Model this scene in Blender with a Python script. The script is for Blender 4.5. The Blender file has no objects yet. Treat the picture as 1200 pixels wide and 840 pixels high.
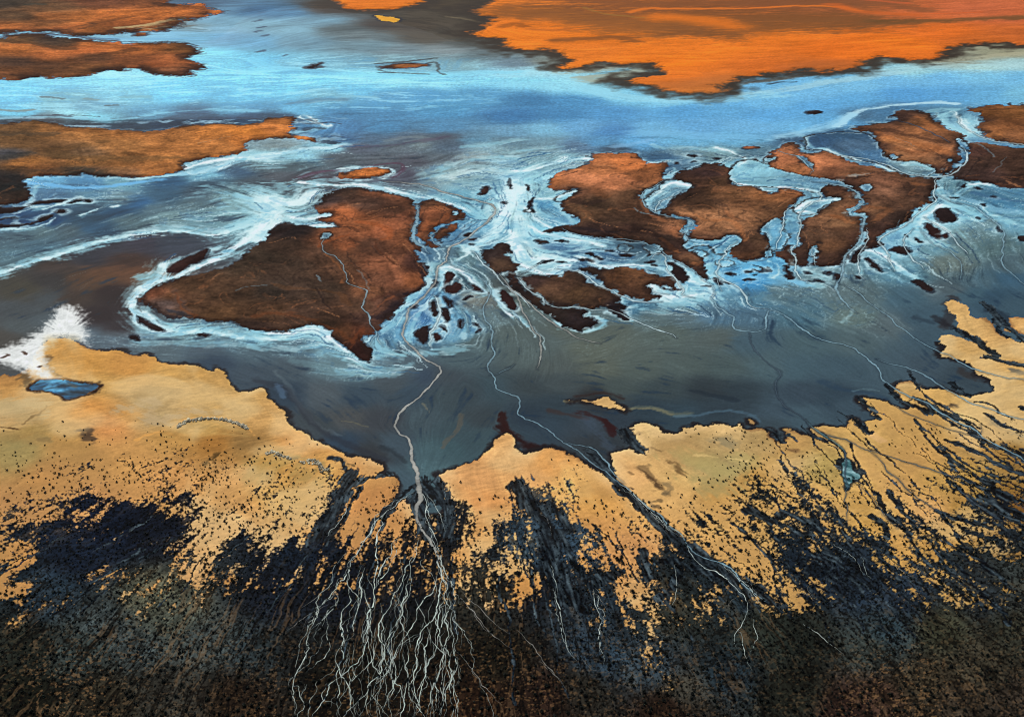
import math, random
import numpy as np

# ----------------------------------------------------------------------------
# A salt lake delta seen from an aircraft.  Everything is laid out on the ground
# plane in metres; outlines are kept as survey points (u, v) of a 1200 x 840
# view from 700 m up and projected on to the ground by at().
# ----------------------------------------------------------------------------
H, F, DEP = 700.0, 1000.0, math.radians(31.0)
f32 = np.float32

def dep(v): return DEP + np.arctan((np.asarray(v, float) - 420.0) / F)
def depth(v):
    a = dep(v); return H / np.sin(a) * np.cos(a - DEP)
def ground_y(v): return H / np.tan(dep(v))
def at(u, v): return (np.asarray(u, float) - 600.0) * depth(v) / F, ground_y(v)

# chart: u and W are both measured in units of the local ground scale (isotropic)
_vt = np.linspace(-130, 1500, 6521)
_W = np.concatenate([[0], np.cumsum(-np.diff(ground_y(_vt)) / (depth((_vt[1:] + _vt[:-1]) / 2) / F))])
_W -= np.interp(420, _vt, _W)
def chart_w(v): return np.interp(v, _vt, _W)
def chart_v(w): return np.interp(w, _W, _vt)

# ---- the ground sheet: dense where it is looked at, coarse to the horizon ------
def axis(lo, hi, step, far_lo, far_hi, grow):
    core = np.arange(lo, hi + 1e-6, step)
    a, s = [], step; x = lo
    while x > far_lo:
        s *= grow; x -= s; a.append(max(x, far_lo))
    b, s = [], step; x = hi
    while x < far_hi:
        s *= grow; x += s; b.append(min(x, far_hi))
    return np.concatenate([np.array(a[::-1]), core, np.array(b)])
U = axis(-250, 1450, 1.0, -2600, 3800, 1.12)
V = axis(172, 852, 0.9, 171, 1400, 1.10)
_far = axis(-14, 170.9, 0.5, -125, 171, 1.10); V = np.unique(np.concatenate([_far[_far < 171.2], V[V > 171.4]]))
ROWSTEP = np.gradient(V).astype(np.float32)
NU, NV = len(U), len(V)
CU = np.broadcast_to(U[None, :], (NV, NU)).astype(f32)
CW = np.broadcast_to(chart_w(V)[:, None], (NV, NU)).astype(f32)
SIN = np.sin(dep(V)).astype(f32)[:, None]
VV = np.broadcast_to(V[:, None], (NV, NU)).astype(f32)

# ---- noise ---------------------------------------------------------------------
_rng = np.random.RandomState(7)
_tab = _rng.rand(512, 512).astype(f32)
def vnoise(x, y, seed=0):
    x = x + seed * 37.31 + 1000; y = y + seed * 17.77 + 5000
    xi = np.floor(x).astype(np.int32); yi = np.floor(y).astype(np.int32)
    fx = (x - xi).astype(f32); fy = (y - yi).astype(f32)
    fx = fx * fx * fx * (fx * (fx * 6 - 15) + 10); fy = fy * fy * fy * (fy * (fy * 6 - 15) + 10)
    x0 = xi & 511; x1 = (xi + 1) & 511; y0 = yi & 511; y1 = (yi + 1) & 511
    a = _tab[y0, x0]; b = _tab[y0, x1]; c = _tab[y1, x0]; d = _tab[y1, x1]
    t = a + (b - a) * fx
    return t + ((c + (d - c) * fx) - t) * fy          # 0..1
def fbm(x, y, octv=4, seed=0, gain=0.5):
    s = 0.0; a = 1.0; n = 0.0; ca, sa = 0.8, 0.6
    for i in range(octv):
        s = s + a * (vnoise(x, y, seed + i * 3) - 0.5); n += a * 0.5
        x, y = (x * ca - y * sa) * 2.03, (x * sa + y * ca) * 2.03
        a *= gain
    return s / n                                        # about -1..1
def sstep(a, b, x):
    t = np.clip((x - a) / (b - a), 0, 1); return t * t * (3 - 2 * t)

# domain warp, gives every outline its ragged natural edge
WU = 5.0 * fbm(CU / 55, CW / 55, 3, 11) + 3.0 * fbm(CU / 11, CW / 11, 4, 21, .65)
WW = 5.0 * fbm(CU / 55, CW / 55, 3, 31) + 3.0 * fbm(CU / 11, CW / 11, 4, 41, .65)
QU = (CU + WU).astype(f32); QW = (CW + WW).astype(f32)

# ---- outlines ------------------------------------------------------------------
def t(c, r, s):
    """survey points given in sheet (c, r) of the survey, four units per point unit"""
    out = []
    for p in s.split():
        x, y = p.split(','); out.append((c * 300 + float(x) / 4, r * 210 + float(y) / 4))
    return out
def px(s): return [tuple(float(q) for q in p.split(',')) for p in s.split()]
def to_chart(pts):
    p = np.array(pts, float); return np.stack([p[:, 0], chart_w(p[:, 1])], 1)
def smooth(p, closed, n=1):
    for _ in range(n):
        a = p if closed else p[:-1]; b = np.roll(p, -1, 0) if closed else p[1:]
        q = np.empty((len(a) * 2, 2)); q[0::2] = a * .75 + b * .25; q[1::2] = a * .25 + b * .75
        if not closed: q = np.concatenate([p[:1], q, p[-1:]])
        p = q
    return p
def window(p, R):
    u0, u1 = p[:, 0].min() - R, p[:, 0].max() + R
    w0, w1 = p[:, 1].min() - R, p[:, 1].max() + R
    i0, i1 = np.searchsorted(U, u0), np.searchsorted(U, u1) + 1
    Wv = CW[:, 0]; j0, j1 = np.searchsorted(Wv, w0), np.searchsorted(Wv, w1) + 1
    return slice(max(j0, 0), min(j1, NV)), slice(max(i0, 0), min(i1, NU))
def seg_dist2(x, y, a, b):
    dx, dy = b - a; L = dx * dx + dy * dy + 1e-9
    s = np.clip(((x - a[0]) * dx + (y - a[1]) * dy) / L, 0, 1)
    ex = x - (a[0] + s * dx); ey = y - (a[1] + s * dy)
    return ex * ex + ey * ey
def line_dist(p, R, qx=None, qy=None, closed=False, warp=1.0):
    """distance to a polyline, clamped at R; returns window and array"""
    p = p.astype(f32); sl = window(p, R + 10); X = (CU + warp * WU)[sl] if warp != 1 else QU[sl]; Y = (CW + warp * WW)[sl] if warp != 1 else QW[sl]
    d2 = np.full(X.shape, R * R, f32)
    Uw = U[sl[1]]; Wv = CW[sl[0], 0]
    n = len(p); m = n if closed else n - 1
    for k in range(m):
        a, b = p[k], p[(k + 1) % n]
        i0 = np.searchsorted(Uw, min(a[0], b[0]) - R - 9); i1 = np.searchsorted(Uw, max(a[0], b[0]) + R + 9)
        j0 = np.searchsorted(Wv, min(a[1], b[1]) - R - 9); j1 = np.searchsorted(Wv, max(a[1], b[1]) + R + 9)
        if i1 <= i0 or j1 <= j0: continue
        s = (slice(j0, j1), slice(i0, i1))
        np.minimum(d2[s], seg_dist2(X[s], Y[s], a, b), out=d2[s])
    return sl, np.sqrt(d2)
def inside(p, X, Y):
    r = np.zeros(X.shape, bool); n = len(p)
    for k in range(n):
        (x0, y0), (x1, y1) = p[k], p[(k + 1) % n]
        if y0 == y1: continue
        lo, hi = min(y0, y1) - 10, max(y0, y1) + 10
        c = ((y0 > Y) != (y1 > Y)) & (X < (x1 - x0) * (Y - y0) / (y1 - y0) + x0)
        r ^= c
    return r
def sdf(pts, R=24.0, sm=1):
    p = smooth(to_chart(pts), True, sm).astype(f32)
    sl, d = line_dist(p, R, closed=True)
    ins = inside(p, QU[sl], QW[sl])
    return sl, np.where(ins, -d, d)
class Field:                      # union of signed distances over the whole sheet
    def __init__(self, R=24.0): self.a = np.full((NV, NU), R, f32); self.R = R
    def add(self, pts, sm=1):
        sl, d = sdf(pts, self.R, sm); self.a[sl] = np.minimum(self.a[sl], d); return sl, d

# ---- interpolated soil colours ---------------------------------------------------
CGU = np.arange(-252, 1453, 6.0); CGV = np.arange(-14, 853, 4.0)
def parse_cols(s):
    P, C = [], []
    for it in s.split():
        a, b = it.split(':'); P.append([float(q) for q in a.split(',')]); C.append([float(q) for q in b.split(',')])
    return np.array(P), np.array(C)
def spread(P, C, pw=2.0, eps=9.0):
    """inverse-distance blend of samples, evaluated coarsely, then looked up at warped points"""
    pc = to_chart(P); gu, gw = np.meshgrid(CGU, chart_w(CGV))
    num = np.zeros(gu.shape + (C.shape[1],)); den = np.zeros(gu.shape)
    for (a, b), c in zip(pc, C):
        w = 1.0 / ((gu - a) ** 2 + (gw - b) ** 2 + eps * eps) ** pw
        num += w[..., None] * c; den += w
    return (num / den[..., None]).astype(f32)
def look(g, qu, qw):
    v = chart_v(qw.ravel()).reshape(qw.shape)
    x = np.clip((qu - CGU[0]) / 6.0, 0, len(CGU) - 1.001); y = np.clip((v - CGV[0]) / 4.0, 0, len(CGV) - 1.001)
    xi = x.astype(int); yi = y.astype(int); fx = (x - xi)[..., None].astype(f32); fy = (y - yi)[..., None].astype(f32)
    a = g[yi, xi] * (1 - fx) + g[yi, xi + 1] * fx
    b = g[yi + 1, xi] * (1 - fx) + g[yi + 1, xi + 1] * fx
    return a * (1 - fy) + b * fy
def lic(src, du, dv, n):
    """smear a texture along a flow direction: flow banding of sediment"""
    acc = src.copy(); cnt = 1
    j0, i0 = np.meshgrid(np.arange(NV, dtype=f32), np.arange(NU, dtype=f32), indexing='ij')
    for sgn in (1, -1):
        x, y = i0.copy(), j0.copy()
        for k in range(n):
            xi = np.clip(x + .5, 0, NU - 1).astype(np.int32); yi = np.clip(y + .5, 0, NV - 1).astype(np.int32)
            x += sgn * du[yi, xi]; y += sgn * dv[yi, xi]
            xi = np.clip(x + .5, 0, NU - 1).astype(np.int32); yi = np.clip(y + .5, 0, NV - 1).astype(np.int32)
            acc += src[yi, xi]; cnt += 1
    acc /= cnt; acc -= acc.mean(); acc /= acc.std() + 1e-6
    return acc

# ---- survey data -----------------------------------------------------------------
WET = """240,5:60,85,115 270,10:90,130,165 300,12:55,90,130 330,15:75,125,170 300,30:120,165,190 340,35:125,170,195 250,25:120,165,195 220,30:120,150,165 260,35:130,175,205 370,25:110,150,175 400,35:80,95,100 430,40:95,110,115
390,10:60,48,36 450,30:58,48,40 480,30:68,58,46 520,20:58,50,38 530,5:68,56,40 560,40:48,40,30 500,45:75,70,60 550,50:80,85,82 430,55:105,135,150 470,60:110,130,140 520,60:125,140,145 570,65:95,110,115 600,75:110,130,145
200,42:125,180,215 230,45:115,170,205 260,45:110,160,200 300,50:100,155,195 350,50:105,145,170 150,46:130,185,215
240,65:130,215,245 270,70:120,205,240 300,70:115,200,240 340,72:120,185,215 380,75:115,165,190 420,70:110,150,170 460,70:115,140,150 540,80:130,165,175 580,85:160,215,235 630,85:165,220,240 640,72:120,130,125
20,100:110,205,245 60,95:130,215,245 120,95:140,220,248 150,90:150,225,250 200,95:110,200,245 260,90:125,215,250 320,90:130,215,250 370,95:130,215,250 420,90:150,225,250 470,95:150,225,248 520,95:140,215,245 570,95:135,210,245 620,95:140,215,245 660,100:150,220,245 700,105:130,205,235
20,113:105,195,240 70,116:120,175,190 110,123:100,150,180 150,112:130,200,225 200,112:115,205,248 280,115:110,195,240 330,108:120,205,245 380,112:115,170,195 420,105:120,200,240 450,115:85,140,190 500,112:80,140,195 560,112:85,145,195 620,118:65,118,170 680,118:75,135,190 740,115:120,190,225 780,118:130,200,235
20,133:110,200,240 80,135:150,215,235 110,138:130,210,240 180,133:90,150,190 230,130:60,90,125 270,130:90,150,190 300,125:85,140,185 350,128:100,170,215 400,130:70,125,175 460,128:75,130,180 520,130:75,135,185 600,135:62,112,168 660,135:70,125,180 720,132:80,140,200 800,130:85,150,210 850,125:95,160,215 900,120:110,175,225 950,110:115,180,230 1000,100:120,185,230 1050,95:115,180,230 1100,92:115,180,230 1150,90:125,190,230 1195,92:115,180,225
20,142:35,45,60 60,140:60,65,75 100,145:40,50,65 150,148:40,55,75 200,145:35,50,75 250,142:35,55,85 290,138:40,65,100 320,137:40,65,95
400,150:68,115,165 450,150:75,130,180 520,150:80,130,175 600,155:105,150,185 640,152:120,175,210 680,150:105,160,210 720,155:75,125,185 770,155:110,170,215 820,150:100,160,215 880,150:110,170,220 930,150:110,175,225 980,140:95,160,215 900,135:92,158,220 960,125:90,155,215 1000,118:95,162,220 1060,110:85,150,215 1110,110:90,155,215 1160,108:100,165,215 1200,108:120,185,220 1200,75:165,205,210 1150,80:170,210,210 1080,85:150,205,220 1180,62:150,150,125 1120,72:140,140,120 1300,75:165,200,205 1300,105:115,180,220
400,165:60,95,140 440,165:75,100,130 480,165:76,90,112 520,162:75,85,100 560,165:90,130,160 600,165:95,125,145 640,165:110,145,165 700,168:90,145,195 740,168:100,165,220 800,165:110,175,220 860,162:110,175,220
420,175:82,88,104 460,172:90,100,110 490,168:110,125,130 530,172:80,96,116 570,172:130,165,180 600,178:125,155,165 640,175:120,150,165 680,172:85,110,140 720,175:60,75,95 330,172:130,150,155 390,172:150,210,230 350,182:150,205,225 310,185:150,200,215
300,195:90,110,120 340,195:75,92,102 400,185:80,90,100 440,188:88,94,104 480,190:78,80,92 520,185:85,95,105 560,185:140,160,165 590,190:150,190,205 620,190:130,170,185 650,185:120,155,170 680,190:140,170,180
240,205:130,190,215 280,200:60,85,115 320,205:82,88,98 360,210:70,64,74 480,205:72,70,86 500,205:130,160,170 530,205:150,180,185 560,200:150,185,195 600,205:130,175,200 620,208:160,215,230
50,212:110,175,220 100,215:75,125,170 150,213:110,160,180 200,215:42,76,112 250,215:52,74,95 300,215:66,78,90 350,215:65,72,80 60,228:70,105,140 110,230:90,130,155 140,232:105,135,148 160,238:42,80,125 200,230:48,78,105 230,228:66,86,104 270,225:90,120,130
60,260:26,60,105 20,262:24,55,100 100,255:42,68,92 140,250:38,68,102 180,245:82,108,122 230,240:85,110,120 270,235:110,140,145 300,235:130,165,170 20,275:75,100,115 50,270:82,108,118 80,268:68,88,100 110,265:45,75,105 150,258:80,105,115 200,255:105,135,142 240,255:110,150,165 270,250:130,170,180 20,300:80,110,125 50,290:70,100,120 -60,290:75,105,120
60,310:58,48,44 100,300:45,45,55 130,290:50,50,60 170,285:55,52,65 200,285:55,60,75 150,305:60,42,35 120,325:90,60,40 150,320:95,62,42 100,330:80,55,38 60,330:45,42,42 30,340:60,55,45 60,350:60,65,70 90,350:55,40,32 130,345:35,22,22 120,370:35,22,24 140,385:42,32,36 20,365:60,65,70 50,375:70,80,88 20,385:70,78,82 5,395:65,60,55 -60,370:65,65,65
110,395:80,95,110 140,395:90,105,118 180,393:110,140,155 220,395:110,140,150 260,395:100,130,145 300,395:100,140,160 190,410:78,94,105 240,410:70,85,100 300,410:75,95,110 340,405:90,115,130 370,395:130,170,185 400,405:110,145,160 420,410:100,140,160
250,425:42,56,78 300,440:55,68,84 340,430:64,78,92 390,430:95,120,130 420,432:105,135,145 450,430:90,112,125 470,415:80,100,115 440,410:120,170,195 480,430:72,88,102 500,440:46,60,82 520,440:55,65,75
330,460:36,50,70 380,460:72,82,92 420,460:48,64,82 460,450:60,70,80 480,460:46,62,80 520,465:52,66,75 550,460:48,60,70 580,455:48,66,78 370,500:52,60,68 410,490:70,72,74 440,490:52,56,65 500,490:58,74,85 530,500:52,70,80 560,490:48,58,66 570,510:55,75,85 400,520:36,52,75 440,530:42,44,50 460,525:55,70,85 510,530:62,88,98 530,525:55,80,90 550,520:50,70,80 500,550:72,100,110 475,560:60,80,95
470,390:110,165,200 440,390:80,120,155 460,360:140,190,210 500,370:70,110,160 520,370:110,165,200 540,390:110,160,190 510,350:100,150,190 490,330:90,125,145 520,300:90,120,140 500,300:60,95,130 550,330:80,110,125 560,350:110,115,110 580,370:95,115,120 600,390:80,95,95 560,400:80,100,105 540,420:70,90,100 620,420:75,90,92 520,270:70,120,165 540,250:100,160,195 560,230:110,165,190 545,280:75,110,140 570,290:80,120,145 580,270:110,165,195 590,250:190,230,235 600,230:200,240,245 580,220:120,165,185 560,215:130,170,185 550,300:90,120,130 530,310:100,130,140 600,330:70,80,80 610,350:90,105,100
620,250:150,200,215 640,240:90,150,190 650,225:140,190,205 660,260:100,150,185 640,270:140,205,230 680,280:170,215,230 630,300:210,240,240 660,295:65,100,140 700,305:75,110,145 720,300:85,120,155 760,305:90,125,145 740,290:60,85,105 780,310:110,150,170 820,330:150,210,235 840,335:110,160,190 800,350:140,190,210 850,300:110,170,205 870,320:95,165,215 880,330:70,140,200 890,310:100,170,215 840,290:90,140,170
700,370:85,105,110 740,360:60,105,140 760,375:90,110,115 720,390:85,95,88 800,370:85,105,115 840,370:80,110,135 880,350:90,130,155 880,370:75,105,130 660,390:80,90,85 700,410:90,98,88 640,400:75,90,92 780,390:80,95,92 840,395:75,88,88 880,400:55,80,100
650,430:70,80,80 700,430:85,92,82 750,430:75,88,85 800,430:70,85,85 850,430:65,82,85 900,430:65,88,98 620,450:48,58,65 660,450:55,65,70 720,455:60,72,72 780,455:48,60,66 830,455:36,44,52 870,460:32,42,52 650,475:38,50,62 700,465:35,35,38 760,478:36,50,64 800,485:40,56,70 850,480:38,50,62 720,490:38,48,62 690,500:48,58,72 640,500:40,54,70 620,490:34,46,62 700,515:40,45,52
920,340:90,115,125 960,330:110,140,150 990,340:95,115,120 940,370:75,110,130 1000,370:100,120,118 1020,350:85,105,110 1060,320:90,130,150 1060,290:130,180,205 1090,290:110,150,165 1130,280:100,125,130 1160,290:85,110,115 1190,310:75,95,105 1180,330:52,82,108 1150,330:70,95,110 1110,310:100,115,112 1110,340:75,90,98 1060,350:60,90,110 1080,370:50,75,95 1040,380:85,100,105 1000,400:70,90,95 950,400:60,85,95 1090,395:50,72,90 1160,350:35,60,85 1190,360:45,70,90 1140,345:55,85,105 1060,260:150,210,235 1110,250:160,215,235 1140,250:130,185,205 1170,240:80,130,165 1190,225:85,130,160 1150,225:70,110,140 1130,220:100,140,155 1190,260:110,160,185 1160,260:110,140,150 1300,300:70,90,105 1300,240:85,130,160
930,430:55,80,95 980,430:50,72,88 940,460:36,48,64 980,460:30,44,60 1010,440:50,70,85 1040,430:55,75,90 1080,430:50,65,80 1120,445:38,50,62 910,480:48,64,80 940,490:50,70,85 1000,480:42,58,74 900,500:40,52,62
1010,135:75,110,145 1040,130:70,110,150 1100,135:80,120,150 1120,150:150,200,220 990,160:50,75,105 960,165:50,75,110 1000,170:75,100,130 1020,185:70,105,145 940,165:60,85,115 1130,180:70,110,150 880,180:80,110,130 840,180:110,140,150 800,180:110,140,155 780,185:60,90,125 870,195:140,195,215 1010,190:60,90,125 1070,190:120,150,160"""
SAND = """20,460:190,140,75 60,430:200,150,80 100,430:205,150,75 150,430:200,145,75 200,440:200,155,85 120,450:195,150,80 60,470:190,145,80 20,490:185,150,95 20,480:180,155,105 100,480:205,145,75 130,500:215,150,85 160,485:205,150,80 180,490:185,160,110 170,475:180,155,105 240,475:195,155,90 280,480:200,160,95 40,510:170,140,80 20,530:160,140,85 80,520:175,135,75 200,510:185,140,75 250,520:165,115,55 240,505:200,160,90 290,520:150,115,65 60,560:190,140,80 150,540:200,150,85 200,560:210,155,90 270,560:215,165,100 280,600:210,160,95 100,590:205,150,90 20,600:190,140,85 20,660:190,140,80 240,660:195,140,80 260,640:205,150,85 5,440:170,125,70
310,490:205,160,95 350,520:215,150,80 320,540:190,145,75 380,545:205,155,85 330,580:195,150,80 390,560:205,155,85 430,545:210,155,90 440,590:200,140,80 410,620:200,145,85 560,560:210,155,95 600,540:225,175,110 560,590:215,150,85 590,610:205,150,85 540,600:220,175,110
640,540:215,155,85 680,570:225,175,100 620,560:220,165,100 740,560:225,175,110 760,600:215,165,95 700,590:215,160,85 780,580:225,180,110 760,505:225,190,125 800,510:180,150,95 850,515:190,160,105 890,520:180,150,95 850,505:215,180,115 830,545:175,155,100 860,550:180,160,105 800,540:200,160,100 840,580:200,155,85 880,560:195,150,80 800,560:220,180,110 860,600:210,165,95 700,620:205,150,85 650,660:205,150,85 740,640:205,150,90 600,650:205,145,75 620,640:215,155,80
920,520:185,145,85 920,550:205,165,100 960,550:175,150,85 940,580:210,165,95 1030,500:205,165,95 1080,510:200,160,90 1030,550:205,165,95 1060,580:205,160,90 1100,560:190,150,80 1030,600:200,155,80 1080,540:205,160,90 1140,480:205,165,95 1180,480:195,155,90 1150,510:180,140,80 1190,530:150,115,60 1180,560:140,105,50 1150,560:170,135,70 1080,600:215,165,100 1140,600:170,130,65 1190,600:120,85,40 1190,640:140,105,55 1100,640:195,150,80 1130,430:200,160,95 1130,380:210,170,105 1180,380:205,160,95
600,760:190,135,80 200,760:170,125,75 1000,760:170,130,75"""
SOIL = """100,650:18,26,38 60,700:30,42,50 120,730:60,65,62 160,760:62,66,62 100,760:55,60,55 180,700:90,85,65 200,720:75,75,62 30,760:28,30,25 30,820:22,22,16 120,820:45,38,28 200,820:55,50,42 240,750:62,65,60 280,820:35,25,18 300,760:45,52,52 320,700:20,26,35 360,640:18,26,36 350,760:22,24,24 400,700:15,20,28 400,800:18,16,12 470,690:14,18,24 480,760:16,16,14 520,800:20,14,10 560,700:40,38,32 580,770:25,22,16 560,820:40,24,16 640,640:45,60,70 640,690:22,28,34 700,720:35,45,52 700,770:38,50,58 760,780:50,60,65 680,810:38,34,28 640,820:40,26,20 800,720:35,38,35 850,700:30,40,45 850,790:30,40,45 800,810:55,50,42 900,740:35,38,32 940,680:25,35,45 940,750:25,28,24 930,810:30,30,24 1000,690:30,40,50 1020,760:55,58,52 1040,740:45,58,62 1060,700:35,45,55 1100,740:55,52,38 1080,800:62,50,36 1030,820:60,40,30 1150,780:58,50,38 1190,740:50,48,38 1190,820:50,40,32 1150,700:45,50,52 1190,690:50,52,48 1000,830:50,32,26 1120,830:55,44,34 780,830:35,22,16 130,620:16,24,38 180,620:15,20,30 400,590:16,26,36 500,620:18,20,24 850,640:20,26,30 1150,600:30,36,40"""
VEG = """0,560:.1 60,560:.15 150,570:.15 250,580:.15 40,620:.55 60,640:.8 90,620:.7 110,605:.6 130,615:.85 165,610:.95 200,620:.95 215,600:.6 225,650:.4 180,650:.85 150,650:.85 100,650:.85 130,670:.6 60,680:.85 20,650:.2 10,690:.3 20,720:.7 0,740:.9 200,690:.75 240,640:.25 235,670:.35 260,660:.5 280,640:.7 250,620:.2 300,600:.15 330,600:.3 300,650:.6 320,640:.45 340,655:.7 375,640:.75 350,620:.35 385,600:.6 400,580:.7 360,580:.1 410,640:.4 420,620:.15 420,600:.15 400,660:.6 460,600:.2 450,640:.5 430,665:.55 470,650:.5 490,670:.65 460,680:.7 500,620:.6 520,600:.8 530,640:.65 545,660:.4 560,640:.3 570,600:.1 560,670:.55 580,650:.6 600,660:.35 590,690:.65 620,680:.3 640,660:.85 640,610:.85 620,590:.6 660,630:.8 690,650:.35 700,680:.7 650,690:.7 720,670:.5 730,650:.25 740,690:.35 760,640:.3 750,720:.5 700,720:.85 780,690:.55 790,660:.65 800,700:.65 820,680:.75 840,670:.6 790,640:.5 770,620:.2 850,700:.7 870,720:.85 840,690:.5 880,690:.5 880,660:.3 850,640:.2 900,620:.55 920,600:.5 930,630:.7 960,610:.65 940,650:.6 910,650:.35 960,670:.6 930,690:.5 950,700:.55 990,650:.75 1000,680:.85 1030,640:.75 1020,620:.4 1050,650:.4 1070,660:.55 1060,630:.35 1090,650:.4 1080,690:.75 1100,670:.6 1110,640:.45 1130,690:.55 1150,670:.55 1140,650:.5 1180,680:.75 1190,640:.6 1150,620:.5 1170,600:.5 1120,610:.35 1100,590:.25 1000,590:.2 1020,600:.3 770,770:.6 775,790:.75
0,780:1 60,750:.95 120,740:.95 160,710:.75 180,690:.6 200,760:1 280,720:.95 350,720:1 420,740:1 500,730:1 560,740:1 620,740:.95 660,760:1 720,760:1 800,760:.9 860,760:1 930,740:1 980,720:.85 1040,740:1 1100,740:1 1180,740:1 0,840:1 100,840:1 200,840:1 300,840:1 400,840:1 500,840:1 600,840:1 700,840:1 800,840:1 900,840:1 1000,840:1 1100,840:1 1200,840:1
100,500:-.3 300,500:-.3 600,550:-.2 800,550:-.2 1000,530:-.2 1150,480:-.3 420,570:0 560,570:-.1 700,600:.05 760,580:-.1 20,520:-.2 60,430:-.5 150,425:-.5 240,450:-.5 350,510:-.3 600,520:-.3 760,505:-.3 880,510:-.3 1150,400:-.5 1100,460:-.3 1180,440:-.4 1060,520:-.1"""
BUSH = """20,540:.3 60,560:.5 130,560:.7 150,530:.5 200,540:.6 240,550:.9 280,550:.8 290,580:.8 250,590:.9 100,580:.6 330,570:.7 310,540:.3 330,550:.4 400,600:.1 430,600:.3 470,600:.6 560,620:.4 580,600:.3 600,610:.3 640,580:.2 680,590:.3 700,600:.4 730,600:.3 700,640:.6 760,640:.6 800,640:.4 880,580:.9 870,560:.6 890,610:.8 920,590:.7 850,600:.5 820,600:.2 960,590:.5 1010,600:.2 1060,580:.1 1090,520:.25 1120,530:.35 1150,550:.3 1130,590:.4 1080,620:.6 1100,630:.7 1150,610:.6 1050,560:.05 980,480:0 100,480:0 20,480:0 240,500:0 560,560:0 600,550:0 740,540:0 800,540:0 1000,520:0 1180,450:0 1050,460:0 300,500:0 380,540:0 440,560:0 20,510:.03 80,520:.05 160,515:.1 230,525:.25 280,520:.1 640,550:.02 700,560:.02 760,570:.02
20,640:.8 100,640:.9 200,640:.9 300,640:.8 400,660:.8 500,660:.9 600,640:.6 700,660:.75 800,670:.8 900,650:.8 1000,650:.9 1100,660:.8 1180,650:.8 0,750:1 150,720:.9 300,750:1 450,750:1 600,750:1 750,750:1 900,750:1 1050,750:1 1200,750:1 0,840:1 300,840:1 600,840:1 900,840:1 1200,840:1"""
FAR_COL = """580,20:215,115,40 600,45:225,120,38 640,10:215,118,45 700,40:225,118,36 760,60:228,120,38 820,60:225,118,38 800,90:215,112,40 900,40:222,116,38 900,80:205,105,40 1000,60:218,108,34 1050,50:222,112,34 1100,40:212,105,38 1000,10:165,92,50 1060,15:195,100,55 1150,10:190,100,62 1190,20:190,98,58 1190,40:190,98,45 950,85:170,92,42 1150,48:190,98,40 860,105:175,105,55 830,100:190,110,50 700,60:220,118,42 640,60:222,120,42 780,75:226,116,34 1300,30:190,100,50"""
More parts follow.
